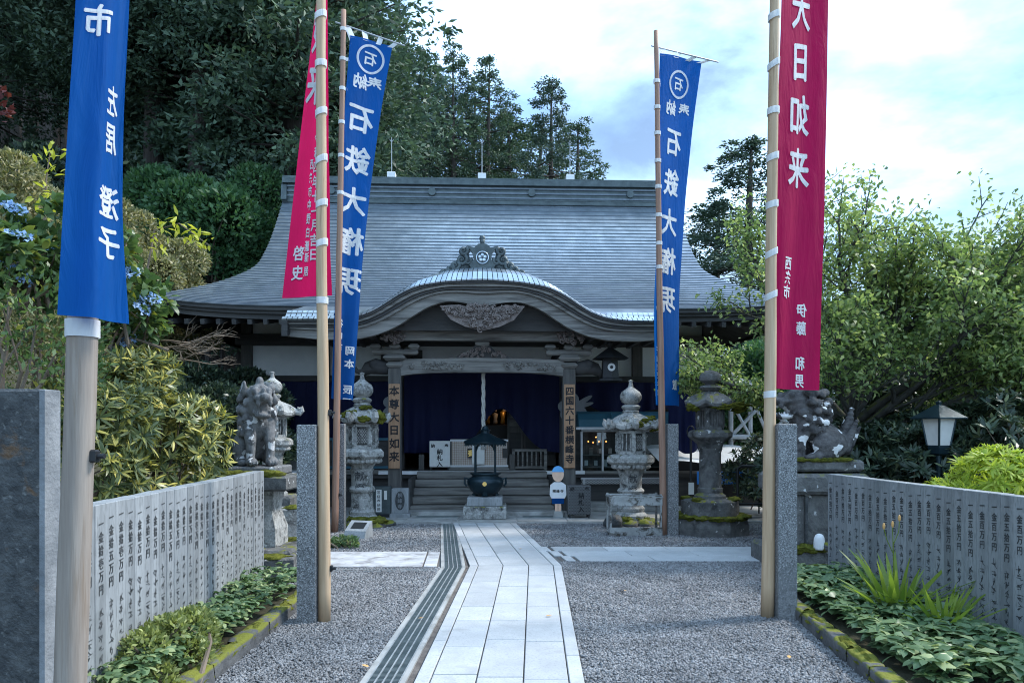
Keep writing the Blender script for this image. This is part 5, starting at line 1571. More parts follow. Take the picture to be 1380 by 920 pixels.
lion_r.data = lion_me.copy(); lion_r.data.materials.clear(); lion_r.data.materials.append(M['lion_dark'])
# small white statue in front of the right plinth
jz = thing('small_statue', 'tiny white stone figure on the mossy footing of the right plinth', 'statue', W(1104, HZ, 8.45)); jz.location.z = .28
m = MB(); m.lathe([(.075, 0), (.08, .03), (.082, .12), (.075, .19), (.055, .235), (.02, .255)], 14, fn=lambda r, z, t, k: (r * (1 - .3 * abs(math.sin(t))), z)); m.build('body', M['white'], jz, smooth=True)
m = MB(); rock_mesh(m, (.13, 0, .05), (.1, .08, .07), 3); m.build('offering_stone', M['rock'], jz, smooth=True)
jz.location.z = .245; jz.scale = (.8, .8, .72)
# stacked stones beside the left plinth
for k, (px, py, w, h, Y, lab) in enumerate((
        (385, 742, .34, .24, 8.35, 'pale flat-topped stone block, upper one beside the left plinth'),
        (396, 722, .40, .30, 8.9, 'grey stone block behind the left fence end beside the plinth steps'),
        (368, 770, .46, .26, 7.95, 'mossy stone block at the foot of the left fence end'),
        (395, 690, .36, .62, 9.5, 'tall squared stone between the left plinth and granite post'))):
    q = W(px, HZ, Y); q.z = 0
    o = thing('stone_block', lab, 'stone block', q, .1 * k)
    MB().box((0, 0, h / 2), (w, w * .9, h), bev=.02).build('block', M['old_stone'] if k != 2 else M['dark_stone'], o)
    m = MB(); rock_mesh(m, (0, -w * .2, h), (w * .4, w * .25, .035), 700 + k, .5, 14, 9); m.build('moss', M['moss'], o, smooth=True)

# ================================================================== INCENSE BURNER
bu = thing('incense_burner', 'dark green bronze incense burner with roof on a stone base before the steps', 'incense burner', W(654, HZ, 13.35)); bu.location.z = .045
MB().box((0, 0, .11), (.76, .70, .22), bev=.015).build('lower_stone', M['old_stone'], bu)
MB().box((0, 0, .30), (.62, .58, .16), bev=.012).build('upper_stone', M['granite'], bu)
zb = .38
m = MB(); m.lathe([(.10, zb + .03), (.18, zb + .03), (.26, zb + .10), (.32, zb + .20), (.33, zb + .27), (.30, zb + .33), (.24, zb + .35), (.24, zb + .38), (.28, zb + .40), (.28, zb + .42), (.23, zb + .42), (.2, zb + .34)], 32, cap=False); m.build('bowl', M['bronze'], bu, smooth=True)
for k in range(3):
    a = -PI / 2 + k * 2 * PI / 3; m = MB(); m.tube([(.2 * math.cos(a), .2 * math.sin(a), zb + .12), (.2 * math.cos(a), .2 * math.sin(a), zb + .04), (.22 * math.cos(a), .22 * math.sin(a), zb)], [.06, .05, .06], 8); m.build('foot', M['bronze'], bu)
for sgn in (-1, 1): m = MB(); m.tube([(sgn * .31, 0, zb + .30), (sgn * .37, 0, zb + .33), (sgn * .37, 0, zb + .22), (sgn * .33, 0, zb + .18)], .02, 7); m.build('handle', M['bronze'], bu)
m = MB(); m.cyl((0, -.325, zb + .24), (0, -.345, zb + .24), .04, n=8); m.build('crest', M['gold'], bu)
for k in range(4):
    a = PI / 4 + k * PI / 2; m = MB(); m.cyl((.25 * math.cos(a), .25 * math.sin(a), zb + .42), (.25 * math.cos(a), .25 * math.sin(a), zb + .96), .014, n=8); m.build('post', M['bronze'], bu)
    b = PI / 4 + (k + 1) * PI / 2; m = MB(); P0 = Vector((.25 * math.cos(a), .25 * math.sin(a), zb + .80)); P1 = Vector((.25 * math.cos(b), .25 * math.sin(b), zb + .80))
    m.tube([P0.lerp(P1, t) + Vector((0, 0, .16 * math.sin(t * PI) ** .5)) for t in np.linspace(0, 1, 12)], .016, 6); m.build('arch', M['bronze'], bu)
m = MB(); m.lathe([(.38, zb + .92), (.39, zb + .95), (.36, zb + .97), (.24, zb + 1.05), (.12, zb + 1.11), (.08, zb + 1.13), (.08, zb + 1.17), (.10, zb + 1.18), (.06, zb + 1.20), (.05, zb + 1.24), (.02, zb + 1.26)], 24, fn=lambda r, z, t, k: (r, z + (.03 * abs(math.cos(2 * t)) ** 4 if r > .3 else 0))); m.build('roof', M['bronze'], bu, angle=50)
for k in range(28):
    a = 2 * PI * k / 28; m = MB(); m.box((.365 * math.cos(a), .365 * math.sin(a), zb + .915), (.02, .02, .03)); m.build('fringe', M['bronze'], bu)

# ================================================================== SMALL THINGS BY THE STEPS
# plain standing figure board (no drawn character)
sg = thing('cutout_board', 'child-shaped standing board with blue cap and white coat right of the steps', 'display board', W(752, HZ, 13.35)); sg.location.z = .045
def ell(cx, cz, rx, rz_2, n=22, a0=0, a1=2 * PI): return [(cx + rx * math.cos(t), cz + rz_2 * math.sin(t)) for t in np.linspace(a0, a1, n, endpoint=(a1 - a0) < 6)]
MB().prism(ell(0, .77, .105, .135), -.012, .012).build('head', M['skin'], sg)
MB().prism(ell(0, .80, .11, .12, 16, .1, PI - .1), -.016, .016).build('cap', M['skyblue'], sg)
MB().prism([(-.07, .63), (.07, .63), (.14, .58), (.15, .40), (.12, .34), (-.12, .34), (-.15, .40), (-.14, .58)], -.014, .014).build('coat', M['white'], sg)
MB().prism([(-.11, .34), (.11, .34), (.11, .24), (-.11, .24)], -.010, .010).build('shorts', M['banner_deep'], sg)
for s in (-1, 1): MB().prism([(s * .03 - .025, .24), (s * .03 + .025, .24), (s * .03 + .025, .08), (s * .03 - .025, .08)], -.009, .009).build('leg', M['skin'], sg)
m = MB(); write_flat(m, '横', -.07, .47, .062, .1, -.017, bold=.03); write_flat(m, '峰', 0, .47, .062, .1, -.017, bold=.03); write_flat(m, '寺', .07, .47, .062, .1, -.017, bold=.03); m.build('lettering', M['ink'], sg)
MB().prism([(-.09, .0), (.09, .0), (.07, .11), (-.07, .11)], -.06, .06).build('foot', M['concrete'], sg)
# grey notice box and stone plaque left of the steps
nb = thing('notice_box', 'grey metal box with a white upright label left of the steps', 'box', W(512, HZ, 13.3), .05); nb.location.z = .045
MB().box((0, .12, .30), (.38, .24, .50), bev=.01).build('body', M['copper_dark'], nb)
MB().box((0, .12, .03), (.40, .26, .05)).build('foot', M['iron'], nb)
MB().box((-.02, -.008, .30), (.10, .012, .40)).build('label_plate', M['paper'], nb)
m = MB(); write_flat(m, '写経奉納箱', -.02, .45, .062, .075, -.018, bold=.02); m.build('lettering', M['ink'], nb)
MB().box((.10, -.008, .40), (.05, .012, .16)).build('label_plate', M['paper'], nb)
sp = thing('stone_plaque', 'small grey carved stone plaque on a base beside the notice box', 'plaque', W(539, HZ, 13.3), .05); sp.location.z = .045
MB().box((0, .1, .03), (.36, .3, .08), bev=.01).build('base', M['granite'], sp)
MB().box((0, .1, .29), (.30, .2, .46), bev=.015).build('stone', M['granite'], sp)
m = MB(); m.prism(ell(0, .30, .085, .17, 16), -.004, -.001); m.build('recess', M['carved'], sp)
m = MB(); write_flat(m, '横峰寺', 0, .40, .085, .10, -.009, bold=.02); m.build('lettering', M['granite'], sp)
# tilted stone by the path
ts = thing('tilted_sign_stone', 'small tilted grey stone with a dark plate on the gravel at left', 'sign stone', W(482, HZ, 11.05), -.25)
ts.location.z = 0
m = MB(); m.add([(-.16, -.16, 0), (.18, -.16, 0), (.18, .14, 0), (-.16, .14, 0), (-.16, -.10, .12), (.18, -.10, .12), (.18, .12, .25), (-.16, .12, .25)], [(3, 2, 1, 0), (4, 5, 6, 7), (0, 1, 5, 4), (1, 2, 6, 5), (2, 3, 7, 6), (3, 0, 4, 7)]); m.build('stone', M['granite'], ts)
m = MB(); m.add([(-.09, -.055, .151), (.12, -.055, .151), (.12, .075, .228), (-.09, .075, .228)], [(0, 1, 2, 3)]); m.build('plate', M['iron'], ts)
# steel candle rack in front of the right lantern
rk = thing('candle_rack', 'sooty stainless steel rack on legs in front of the right stone lantern', 'rack', W(854, HZ, 11.35), .02); rk.location.z = 0
for x in (-.38, .38):
    for y in (-.16, .16): MB().box((x, y, .32), (.03, .03, .64)).build('leg', M['steel'], rk)
MB().box((0, -.18, .55), (.80, .012, .15)).build('front_tray', M['steel'], rk)
MB().box((0, 0, .60), (.82, .40, .02)).build('top_tray', M['steel'], rk)
MB().box((0, .18, .55), (.80, .012, .15)).build('back_tray', M['steel'], rk)
MB().box((0, -.18, .08), (.80, .012, .13)).build('lower_tray', M['steel'], rk)
MB().box((0, 0, .06), (.80, .36, .015)).build('lower_shelf', M['steel'], rk)
q = W(826, HZ, 12.1); q.z = 0
o = thing('dark_rock', 'dark rounded rock left of the steel rack', 'rock', q); m = MB(); rock_mesh(m, (0, 0, .09), (.16, .14, .14), 5); m.build('stone', M['slab_dark'], o, smooth=True)

# ================================================================== RIGHT SIDE OF THE HALL
# steel pipe stair frame
sf = thing('pipe_frame', 'grey steel pipe scaffold frame beside the hall on the right', 'scaffold', W(1010, HZ, 16.0)); sf.location.z = 0
def LP(px, py, Y): return W(px, py, Y) - Vector((sf.location.x, sf.location.y, 0))
def pipe(a, b, r=.05):
    m = MB(); m.cyl(LP(*a), LP(*b), r, n=8); m.build('pipe', M['pole_grey'], sf)
for px, t in ((985, 505), (1011, 512), (1036, 530), (1060, 540)):
    g0 = W(px, HZ, 15.8); pipe((px, t, 15.8), (px, 580 + 1600 / 15.8, 15.8))
pipe((970, 495, 15.7), (1075, 560, 15.7), .045); pipe((978, 515, 15.7), (1075, 578, 15.7), .045)
pipe((975, 588, 15.7), (1075, 590, 15.7), .055); pipe((985, 588, 15.75), (1036, 535, 15.75), .04); pipe((1011, 530, 15.75), (1036, 590, 15.75), .035); pipe((1036, 588, 15.75), (1075, 545, 15.75), .04)
pipe((985, 540, 15.75), (1011, 588, 15.75), .035)
# low canopy with blue sign, below the frame
cn = thing('low_canopy', 'low white canopy over a dark shelter right of the hall', 'canopy', W(985, HZ, 14.6)); cn.location.z = 0
m = MB(); m.grid(lambda u, v: (-1.5 + 3.0 * u, -.5 + 1.6 * v, 1.0 + .28 * v + .03 * math.sin(u * 14)), 20, 4); m.build('sheet', M['white_cloth'], cn, smooth=True)
for x in (-1.4, 0, 1.4): MB().cyl((x, -.45, 0), (x, -.45, 1.0), .03, n=8).build('post', M['iron'], cn)
for x in (-1.4, 0, 1.4): MB().cyl((x, 1.05, 0), (x, 1.05, 1.27), .03, n=8).build('post', M['iron'], cn)
MB().box((0, .9, .5), (2.9, .05, 1.0)).build('back_wall', M['black'], cn)
bs = thing('blue_sign', 'blue banner sign with white lettering under the low canopy', 'sign', W(984, HZ, 14.0)); bs.location.z = .60
MB().box((0, 0, .11), (1.25, .02, .24), bev=.004).build('sheet', M['blue_sign'], bs)
m = MB()
for i, ch in enumerate('住みよいまちづくりをしよう'): write_flat(m, ch, -.5 + i * .083, .16, .075, .1, -.013, bold=.015)
rs = random.Random(9)
for i in range(11): pseudo(m, -.40 + i * .08, .055, .065, -.013, rs)
m.build('lettering', M['white'], bs)
for x in (-.55, .55): MB().cyl((x, .02, -.6), (x, .02, .2), .015, n=6).build('post', M['iron'], bs)
# navy and white drape at the hall corner
nd = thing('navy_drape', 'navy drape with white lower band at the right corner of the hall', 'curtain', W(925, HZ, 14.4)); nd.location.z = 0
m = MB(); m.grid(lambda u, v: (-.35 + .7 * u, .05 * math.sin(u * 16) * (.4 + v), 2.35 - (.95 + .25 * math.sin(u * 3)) * v), 24, 10); m.build('cloth', M['navy'], nd, smooth=True)
m = MB(); m.grid(lambda u, v: (-.42 + .75 * u, .10 + .04 * math.sin(u * 14), 1.55 - .35 * v), 20, 4); m.build('lower_band', M['white_cloth'], nd, smooth=True)
MB().cyl((-.4, 0, 2.36), (.4, 0, 2.36), .02, n=8).build('rod', M['wood_dark'], nd)
for x in (-.42, .4): MB().cyl((x, .12, 0), (x, .12, 2.4), .04, n=8).build('post', M['wood_dark'], nd)
us = thing('folded_stand', 'thin upright folded stand with white tag beside the drum plinth', 'stand', W(931, HZ, 12.6)); us.location.z = 0
MB().cyl((0, 0, .3), (0, 0, 1.55), .02, n=8).build('shaft', M['iron'], us)
m = MB(); m.add([(-.16, 0, 0), (.16, 0, 0), (.05, 0, .42), (-.05, 0, .42), (-.16, .08, 0), (.16, .08, 0), (.05, .04, .42), (-.05, .04, .42)], [(0, 1, 2, 3), (7, 6, 5, 4), (0, 4, 5, 1), (1, 5, 6, 2), (2, 6, 7, 3), (3, 7, 4, 0)]); m.build('foot', M['alu'], us)
MB().box((0, -.03, .62), (.09, .02, .2)).build('tag', M['paper'], us)
m = MB(); m.tube([(.06 * math.cos(a), 0, 1.58 + .1 * math.sin(a)) for a in np.linspace(0, 2 * PI, 14)], .012, 6, False); m.build('ring', M['iron'], us)
# barrier frame at right
bf = thing('steel_barrier', 'dark tubular barrier frame behind the right red banner pole', 'barrier', W(1012, HZ, 12.2)); bf.location.z = 0
m = MB(); m.tube([(-.22, 0, 0), (-.22, 0, .98), (-.16, 0, 1.02), (.5, 0, .98), (.55, 0, .92), (.55, 0, 0)], .022, 8); m.build('frame', M['iron'], bf)
MB().cyl((-.22, 0, .4), (.55, 0, .4), .015, n=6).build('rail', M['iron'], bf)
# garden lamp
gl_ = thing('garden_lamp', 'green-black garden lamp with milky panes behind the right fence', 'lamp', W(1265, HZ, 8.6)); gl_.location.z = 0; gl_.scale = (.86, .86, .98)
MB().cyl((0, 0, -.05), (0, 0, 1.38), .04, .035, n=10).build('post', M['bronze'], gl_)
m = MB(); m.lathe([(.07, 1.34), (.12, 1.36), (.13, 1.44), (.12, 1.46)], 4, rot=PI / 4 + .3); m.build('collar', M['bronze'], gl_)
m = MB(); m.lathe([(.135, 1.46), (.20, 1.78)], 4, rot=PI / 4 + .3); m.build('pane_box', M['lamp_glass'], gl_)
for k in range(4):
    a = PI / 4 + .3 + k * PI / 2; MB().cyl((.137 * math.cos(a), .137 * math.sin(a), 1.46), (.203 * math.cos(a), .203 * math.sin(a), 1.78), .014, n=6).build('frame_bar', M['bronze'], gl_)
m = MB(); m.lathe([(.34, 1.77), (.34, 1.785), (.06, 1.93), (.03, 1.94), (.04, 1.97), (.0, 1.99)], 4, rot=PI / 4 + .3); m.build('roof', M['bronze'], gl_)

# ================================================================== PLANTS
def veg(name, label, cat, loc, parts, group=None, rz=0.0):
    t = thing(name, label, cat, loc, rz, group)
    for (nm, me, mat) in parts: link(nm, me, mat, t)
    return t
def blob_points(n, centers, radii, rng, flat=.9, low=-.6):
    """points with normals on a union of lumpy balls, inside hidden ones dropped"""
    C = np.asarray(centers, float); R = np.asarray(radii, float)
    w = R ** 2 / np.sum(R ** 2); idx = rng.choice(len(C), n, p=w)
    d = unit(rng.normal(size=(n, 3))); d[:, 2] = np.where(d[:, 2] < low, -d[:, 2], d[:, 2])
    P = C[idx] + d * R[idx][:, None] * rng.uniform(.80, 1.04, (n, 1)) * np.array([1, 1, flat])
    keep = np.ones(n, bool)
    for c, r in zip(C, R):
        keep &= np.linalg.norm((P - c) / np.array([1, 1, flat]), axis=1) > r * .74
    return P[keep], d[keep]
def lumps(n, rx, ry_, rz2, r0, r1, rng, top=False):
    C = []; R = []
    for _ in range(n):
        d = rng.normal(size=3); d /= np.linalg.norm(d)
        if top and d[2] < -.1: d[2] = -d[2]
        C.append(d * np.array([rx, ry_, rz2]) * rng.uniform(.55, .95)); R.append(rng.uniform(r0, r1))
    return np.array(C), np.array(R)
def stems_mesh(base, targets, r, rng, n=14):
    m = MB(); k = rng.choice(len(targets), min(n, len(targets)), replace=False)
    for i in k:
        p = Vector(targets[i]); b = Vector(base) + Vector((rng.normal() * .12, rng.normal() * .12, 0))
        mid = b.lerp(p, .5) + Vector((rng.normal() * .08, rng.normal() * .08, .05))
        m.tube([b, mid, p], [r, r * .6, r * .25], 5, False)
    return m.mesh('stems')
def shrub_small(seed, rx, ry_, rz2, nl, nleaf, L, Wd, mat, r0=.25, r1=.45):
    rng = np.random.default_rng(seed); C, R = lumps(nl, rx, ry_, rz2, r0, r1, rng)
    P, d = blob_points(nleaf, C, R, rng)
    D = unit(d + rng.normal(size=d.shape) * .75 + np.array([0, 0, .35]))
    V, Q = leaves(P, D, unit(rng.normal(size=d.shape) + d * .8), rng.uniform(.7, 1.3, len(P)) * L, rng.uniform(.8, 1.2, len(P)) * Wd)
    return [('foliage', mesh_np('foliage', V, Q), mat), ('stems', stems_mesh((0, 0, -rz2 * .9), P, .02, rng), M['twig'])]
def rosettes(P, d, rng, nper, L, Wd, up=.35, droop=.1):
    n = len(P); A = np.repeat(P, nper, 0); dn = np.repeat(unit(d + np.array([0, 0, up]) + rng.normal(size=d.shape) * .25), nper, 0)
    t = unit(np.cross(dn, rng.normal(size=dn.shape)))
    el = rng.uniform(.15, 1.0, (len(A), 1))
    D = unit(t + dn * el)
    return leaves(A, D, dn, rng.uniform(.7, 1.2, len(A)) * L, rng.uniform(.8, 1.15, len(A)) * Wd, .12, droop, 2)
def shrub_rosette(seed, rx, ry_, rz2, nl, nros, nper, L, Wd, mat, r0=.25, r1=.4):
    rng = np.random.default_rng(seed); C, R = lumps(nl, rx, ry_, rz2, r0, r1, rng)
    P, d = blob_points(nros, C, R, rng)
    V, Q = rosettes(P, d, rng, nper, L, Wd)
    return [('foliage', mesh_np('foliage', V, Q), mat), ('stems', stems_mesh((0, 0, -rz2 * .9), P, .014, rng, 14), M['twig'])]

# --- left bank: clipped azalea mass, hydrangea, rhododendron
def place(px, py, Y): return W(px, py, Y)
az = [((-30, 350, 11.5), (1.7, 1.2, 1.9), 'broad tan-green azalea bush climbing the bank at the left edge', 31),
      ((112, 385, 14.5), (2.2, 1.3, 2.0), 'tan-green azalea bush on the bank behind the near blue banner', 32),
      ((208, 425, 15.2), (1.25, 1.1, 1.35), 'rounded tan-green azalea bush sloping down to the roof corner', 33),
      ((-10, 500, 5.6), (.45, .6, .6), 'dark leafy bush above the stone slab at the left edge', 34),
      ((60, 440, 8.5), (.9, .7, .8), 'tan-green azalea bush below the blue hydrangea flowers', 35)]
for (pp, rr_, lab, sd) in az:
    veg('azalea_bush', lab, 'bush', place(*pp), shrub_small(sd, *rr_, 34, {34: 14000, 35: 24000}.get(sd, 46000), .06 if sd > 33 else .085, .027 if sd > 33 else .04, M['azalea'] if sd != 34 else M['hydrangea'], .3, .5))
def hydrangea(seed, rx, ry_, rz2, nleaf, nfl):
    rng = np.random.default_rng(seed); C, R = lumps(22, rx, ry_, rz2, .11, .2, rng)
    P, d = blob_points(nleaf, C, R, rng)
    D = unit(d * .6 + rng.normal(size=d.shape) * .6 + np.array([0, 0, -.05]))
    V, Q = leaves(P, D, unit(np.array([0, 0, 1.0]) + rng.normal(size=d.shape) * .4), rng.uniform(.08, .14, len(P)), rng.uniform(.05, .075, len(P)), .15, .15, 2)
    out = [('foliage', mesh_np('foliage', V, Q), M['hydrangea']), ('stems', stems_mesh((0, 0, -rz2 * .9), P, .016, rng), M['twig'])]
    P2, d2 = blob_points(nfl * 3, C, R * 1.05, rng, low=0.0)
    k = d2[:, 1] < .3; P2 = P2[k][:nfl]; d2 = d2[k][:nfl]
    for p, dd in zip(P2, d2):
        n = 70; a = rng.uniform(0, 2 * PI, n); r = np.sqrt(rng.uniform(0, 1, n)) * .085
        dd = unit((dd + np.array([0, -.2, .7]))[None])[0]; t1 = np.cross(dd, [1, 0, .2]); t1 /= np.linalg.norm(t1); t2 = np.cross(dd, t1)
        pp = p + np.outer(r * np.cos(a), t1) + np.outer(r * np.sin(a), t2) + np.outer(.03 - r * .25, dd)
        V, Q = leaves(pp, unit(rng.normal(size=(n, 3)) + dd * .2), np.repeat(dd[None], n, 0) + rng.normal(size=(n, 3)) * .3, .034, .032, .1)
        out.append(('flower_head', mesh_np('flower_head', V, Q), M['petal']))
    return out
veg('hydrangea_bush', 'hydrangea bush with pale blue flower heads at the left edge', 'bush', place(38, 345, 5.8), hydrangea(41, .38, .4, .45, 1700, 12))
veg('hydrangea_bush', 'blue-flowered hydrangea behind the near banner pole, right of its cloth', 'bush', place(170, 400, 6.9), hydrangea(42, .26, .4, .55, 1500, 12))
veg('rhododendron_bush', 'rhododendron with yellow-tipped leaf whorls above the left fence', 'bush', place(205, 585, 7.0), shrub_rosette(43, .5, .5, .72, 26, 1400, 11, .125, .021, M['rhodo'], .2, .32))
veg('rhododendron_bush', 'low rhododendron behind the left fence next to the pole', 'bush', place(120, 600, 6.0), shrub_rosette(44, .35, .35, .55, 18, 800, 11, .12, .021, M['rhodo'], .2, .3))
# yellow sprig rising over the azaleas
def sprig(seed, pts, nleaf, L, Wd, mat, spread):
    rng = np.random.default_rng(seed); m = MB(); m.tube([Vector(p) for p in pts], [.012, .009, .006, .004][:len(pts)], 5, False)
    P = []; 
    for k in range(nleaf):
        t = rng.uniform(.25, 1) * (len(pts) - 1); i = min(int(t), len(pts) - 2); a = Vector(pts[i]).lerp(Vector(pts[i + 1]), t - i); P.append(np.array(a) + rng.normal(size=3) * spread)
    P = np.array(P); D = unit(rng.normal(size=P.shape) + np.array([.4, 0, -.3]))
    V, Q = leaves(P, D, np.array([0, 0, 1.0]) + rng.normal(size=P.shape) * .3, rng.uniform(.7, 1.2, len(P)) * L, Wd, .15, .1, 2)
    return [('stem', m.mesh('stem'), M['twig']), ('foliage', mesh_np('foliage', V, Q), mat)]
veg('leafy_sprig', 'bright yellow-green sprig arching over the azaleas before the dark forest', 'sprig', place(195, 330, 7.6), sprig(5, [(0, 0, -.4), (.1, 0, .15), (.35, 0, .22), (.68, 0, -.02)], 60, .12, .035, M['yellow_leaf'], .05))
veg('leafy_sprig', 'small yellow-green sprig standing by the near blue banner edge', 'sprig', place(60, 250, 6.6), sprig(6, [(0, 0, -.6), (0, 0, -.2), (.02, 0, .1), (.05, 0, .3)], 46, .10, .035, M['yellow_leaf'], .06))
# dry twigs under the eave
def twigs(seed, n, ln):
    rng = random.Random(seed); m = MB()
    def rec(p, d, l, r, lv):
        q = p + d * l; m.tube([p, p.lerp(q, .5) + Vector((0, 0, rng.uniform(-.02, .03))), q], [r, r * .8, r * .5], 4, False)
        if lv < 3:
            for k in range(3 if lv < 2 else 2):
                dd = (d + Vector((rng.uniform(-.5, .5), rng.uniform(-.5, .5), rng.uniform(-.5, .5)))).normalized(); rec(p.lerp(q, rng.uniform(.4, 1)), dd, l * .62, r * .6, lv + 1)
    for k in range(n): rec(Vector((0, 0, rng.uniform(-.2, .2))), Vector((1, rng.uniform(-.3, .3), rng.uniform(-.15, .35))).normalized(), ln * rng.uniform(.7, 1.1), .010, 0)
    return m.mesh('branches')
veg('bare_twig_bush', 'bare brown twigs reaching right under the temple eave', 'bush', place(205, 455, 7.2), [('branches', twigs(3, 4, .44), M['twig'])])

# --- conifers
def cedar(seed, H, Rm, z0f, nw, quads, mat, trunk_r):
    rng = np.random.default_rng(seed); m = MB()
    lean = rng.normal(size=2) * .008 * H
    zs = np.linspace(0, H, 9); m.tube([(lean[0] * (z / H) ** 2, lean[1] * (z / H) ** 2, z) for z in zs], [trunk_r * (1 - z / H) ** .8 + .02 for z in zs], 8)
    z0 = H * z0f; P = []; D = []
    for k in range(nw):
        t = (k + rng.uniform(0, 1)) / nw; z = z0 + (H - z0) * t
        Rr = Rm * min(1, (1 - t) * 1.55 + .02) ** .8 * (.85 + .15 * math.sin(t * 11 + seed)) * (.55 + .45 * min(1, t * 6)) * rng.uniform(.8, 1.1) + .15
        nb = max(3, int(rng.uniform(5, 8) * (.5 + .6 * (1 - t))))
        for b in range(nb):
            a = rng.uniform(0, 2 * PI); rb = Rr * rng.uniform(.65, 1.1); ca, sa = math.cos(a), math.sin(a)
            if rng.uniform() < .3 and rb > .8: m.tube([(0, 0, z), (rb * .5 * ca, rb * .5 * sa, z - .12 * rb), (rb * .9 * ca, rb * .9 * sa, z - .15 * rb)], [.05, .03, .015], 4, False)
            ncl = max(1, int(rb * 1.25))
            for c in range(ncl):
                f = 1 - .7 * (c / max(1, ncl)); r = rb * f
                pc = np.array([r * ca, r * sa, z - .22 * r + .1 * f]) + rng.normal(size=3) * np.array([.15, .15, .1])
                tr = rng.uniform(.26, .46) * min(1.0, .55 + rb * .25)
                dd = unit(rng.normal(size=(quads, 3)) + np.array([ca * .35, sa * .35, .3]))
                P.append(pc + dd * tr * rng.uniform(.25, 1.05, (quads, 1)) * np.array([1.1, 1.1, .8])); D.append(unit(dd * .5 + rng.normal(size=dd.shape) * .6 + np.array([ca * .3, sa * .3, -.1])))
    P = np.concatenate(P); D = np.concatenate(D)
    V, Q = leaves(P, D, rng.normal(size=P.shape), rng.uniform(.09, .19, len(P)), rng.uniform(.045, .08, len(P)), .2, .15)
    cm = mesh_np('crown', V, Q); tm = m.mesh('trunk', smooth=True)
    cm.materials.append(mat); tm.materials.append(M['bark'])
    return tm, cm
protos = [cedar(11, 20, 2.5, .26, 78, 60, M['cedar'], .26), cedar(12, 20, 2.2, .12, 84, 60, M['cedar'], .24), cedar(13, 20, 2.8, .42, 64, 60, M['cedar'], .26), cedar(14, 20, 2.7, .05, 90, 60, M['cedar2'], .26)]
def tree(name, proto, loc, sc, rz, label, cat, group, sx=1.0):
    t = thing(name, label, cat, loc, rz, group); t.scale = (sc * sx, sc * sx, sc)
    link('trunk', proto[0], None, t); link('crown', proto[1], None, t)
    return t
def conifer(px, ptop, Y, proto, label, sx=1.0, group='cedars of the forest behind the temple'):
    p = W(px, ptop, Y); g = hill(p.x, Y) - .2; h = p.z - g
    tree('cedar_tree', protos[proto], (p.x, Y, g), h / 20.0, RNG.uniform(0, 6.28), label, 'conifer', group, sx * 20 / h * .92 if h < 14 else sx)
conifer(741, 106, 38, 3, 'pointed cedar standing alone right of the forest above the roof ridge', 1.15)
conifer(690, 150, 42, 1, 'shorter cedar between the lone pointed cedar and the forest', 1.76)
conifer(655, 84, 40, 0, 'cedar with a pointed top just above the middle lightning rod', 1.15)
conifer(612, 66, 39, 1, 'cedar left of the middle lightning rod with a narrow crown', 1.10)
conifer(575, 68, 41, 3, 'cedar between the two tallest crowns beside the far blue banner', 1.10)
conifer(537, 5, 37, 3, 'tallest cedar spire just right of the far blue banner on the left', 0.90)
conifer(495, 12, 34, 0, 'cedar behind the top of the far left blue banner', 1.15)
conifer(778, 170, 46, 1, 'small distant cedar right of the lone pointed cedar', 1.69)
conifer(716, 175, 47, 2, 'low distant cedar in the gap left of the lone pointed cedar', 1.82)
conifer(455, -60, 31, 1, 'tall cedar between the left red pole and the far blue banner', 1.15)
conifer(1003, 190, 27, 3, 'dark rounded conifer behind the temple roof on the right', 1.5)
conifer(960, 275, 30, 3, 'low dark conifer behind the right roof slope', 1.5)
conifer(592, 105, 45, 1, 'cedar filling the gap left of the narrow-crowned cedar above the ridge', 1.5)
conifer(634, 120, 46, 0, 'cedar filling the gap left of the middle lightning rod', 1.5)
conifer(672, 150, 46, 3, 'lower cedar right of the middle lightning rod', 1.5)
conifer(556, 70, 44, 1, 'cedar in the gap right of the tallest spire', 1.5)
conifer(516, 60, 43, 0, 'cedar in the gap left of the tallest spire', 1.5)
rr = random.Random(77)
def zone(px):
    return 'left of the near blue banner' if px < 85 else 'behind the near blue banner' if px < 175 else 'between the near blue banner and the left red banner' if px < 385 else 'behind the left red banner'
for k in range(34):
    px = -30 + 435 * ((k * .618) % 1); Y = 22 + 26 * ((k * .381) % 1) + rr.uniform(-1, 1)
    p = W(px, 0, Y); g = hill(p.x, Y) - .2; h = rr.uniform(19, 26)
    tree('cedar_tree', protos[rr.choice((0, 0, 1, 2, 2))], (p.x, Y, g), h / 20, rr.uniform(0, 6.28), 'tall dark forest cedar seen %s' % zone(px), 'conifer', 'forest cedars %s' % zone(px), 1.3)
for px, Y, lab in ((150, 19.5, 'cedar with a bare pale trunk showing right of the near blue banner'), (205, 21, 'slim bare cedar trunk in the forest gap above the azaleas'), (262, 20.5, 'bare cedar trunk nearest the maples left of the roof'), (235, 24, 'thin bare trunk between two others in the forest gap')):
    p = W(px, 0, Y); g = hill(p.x, Y) - .2
    tree('cedar_tree', protos[2], (p.x, Y, g), 1.15, rr.uniform(0, 6), lab, 'conifer', 'cedars with bare trunks at the forest edge', 1.1)
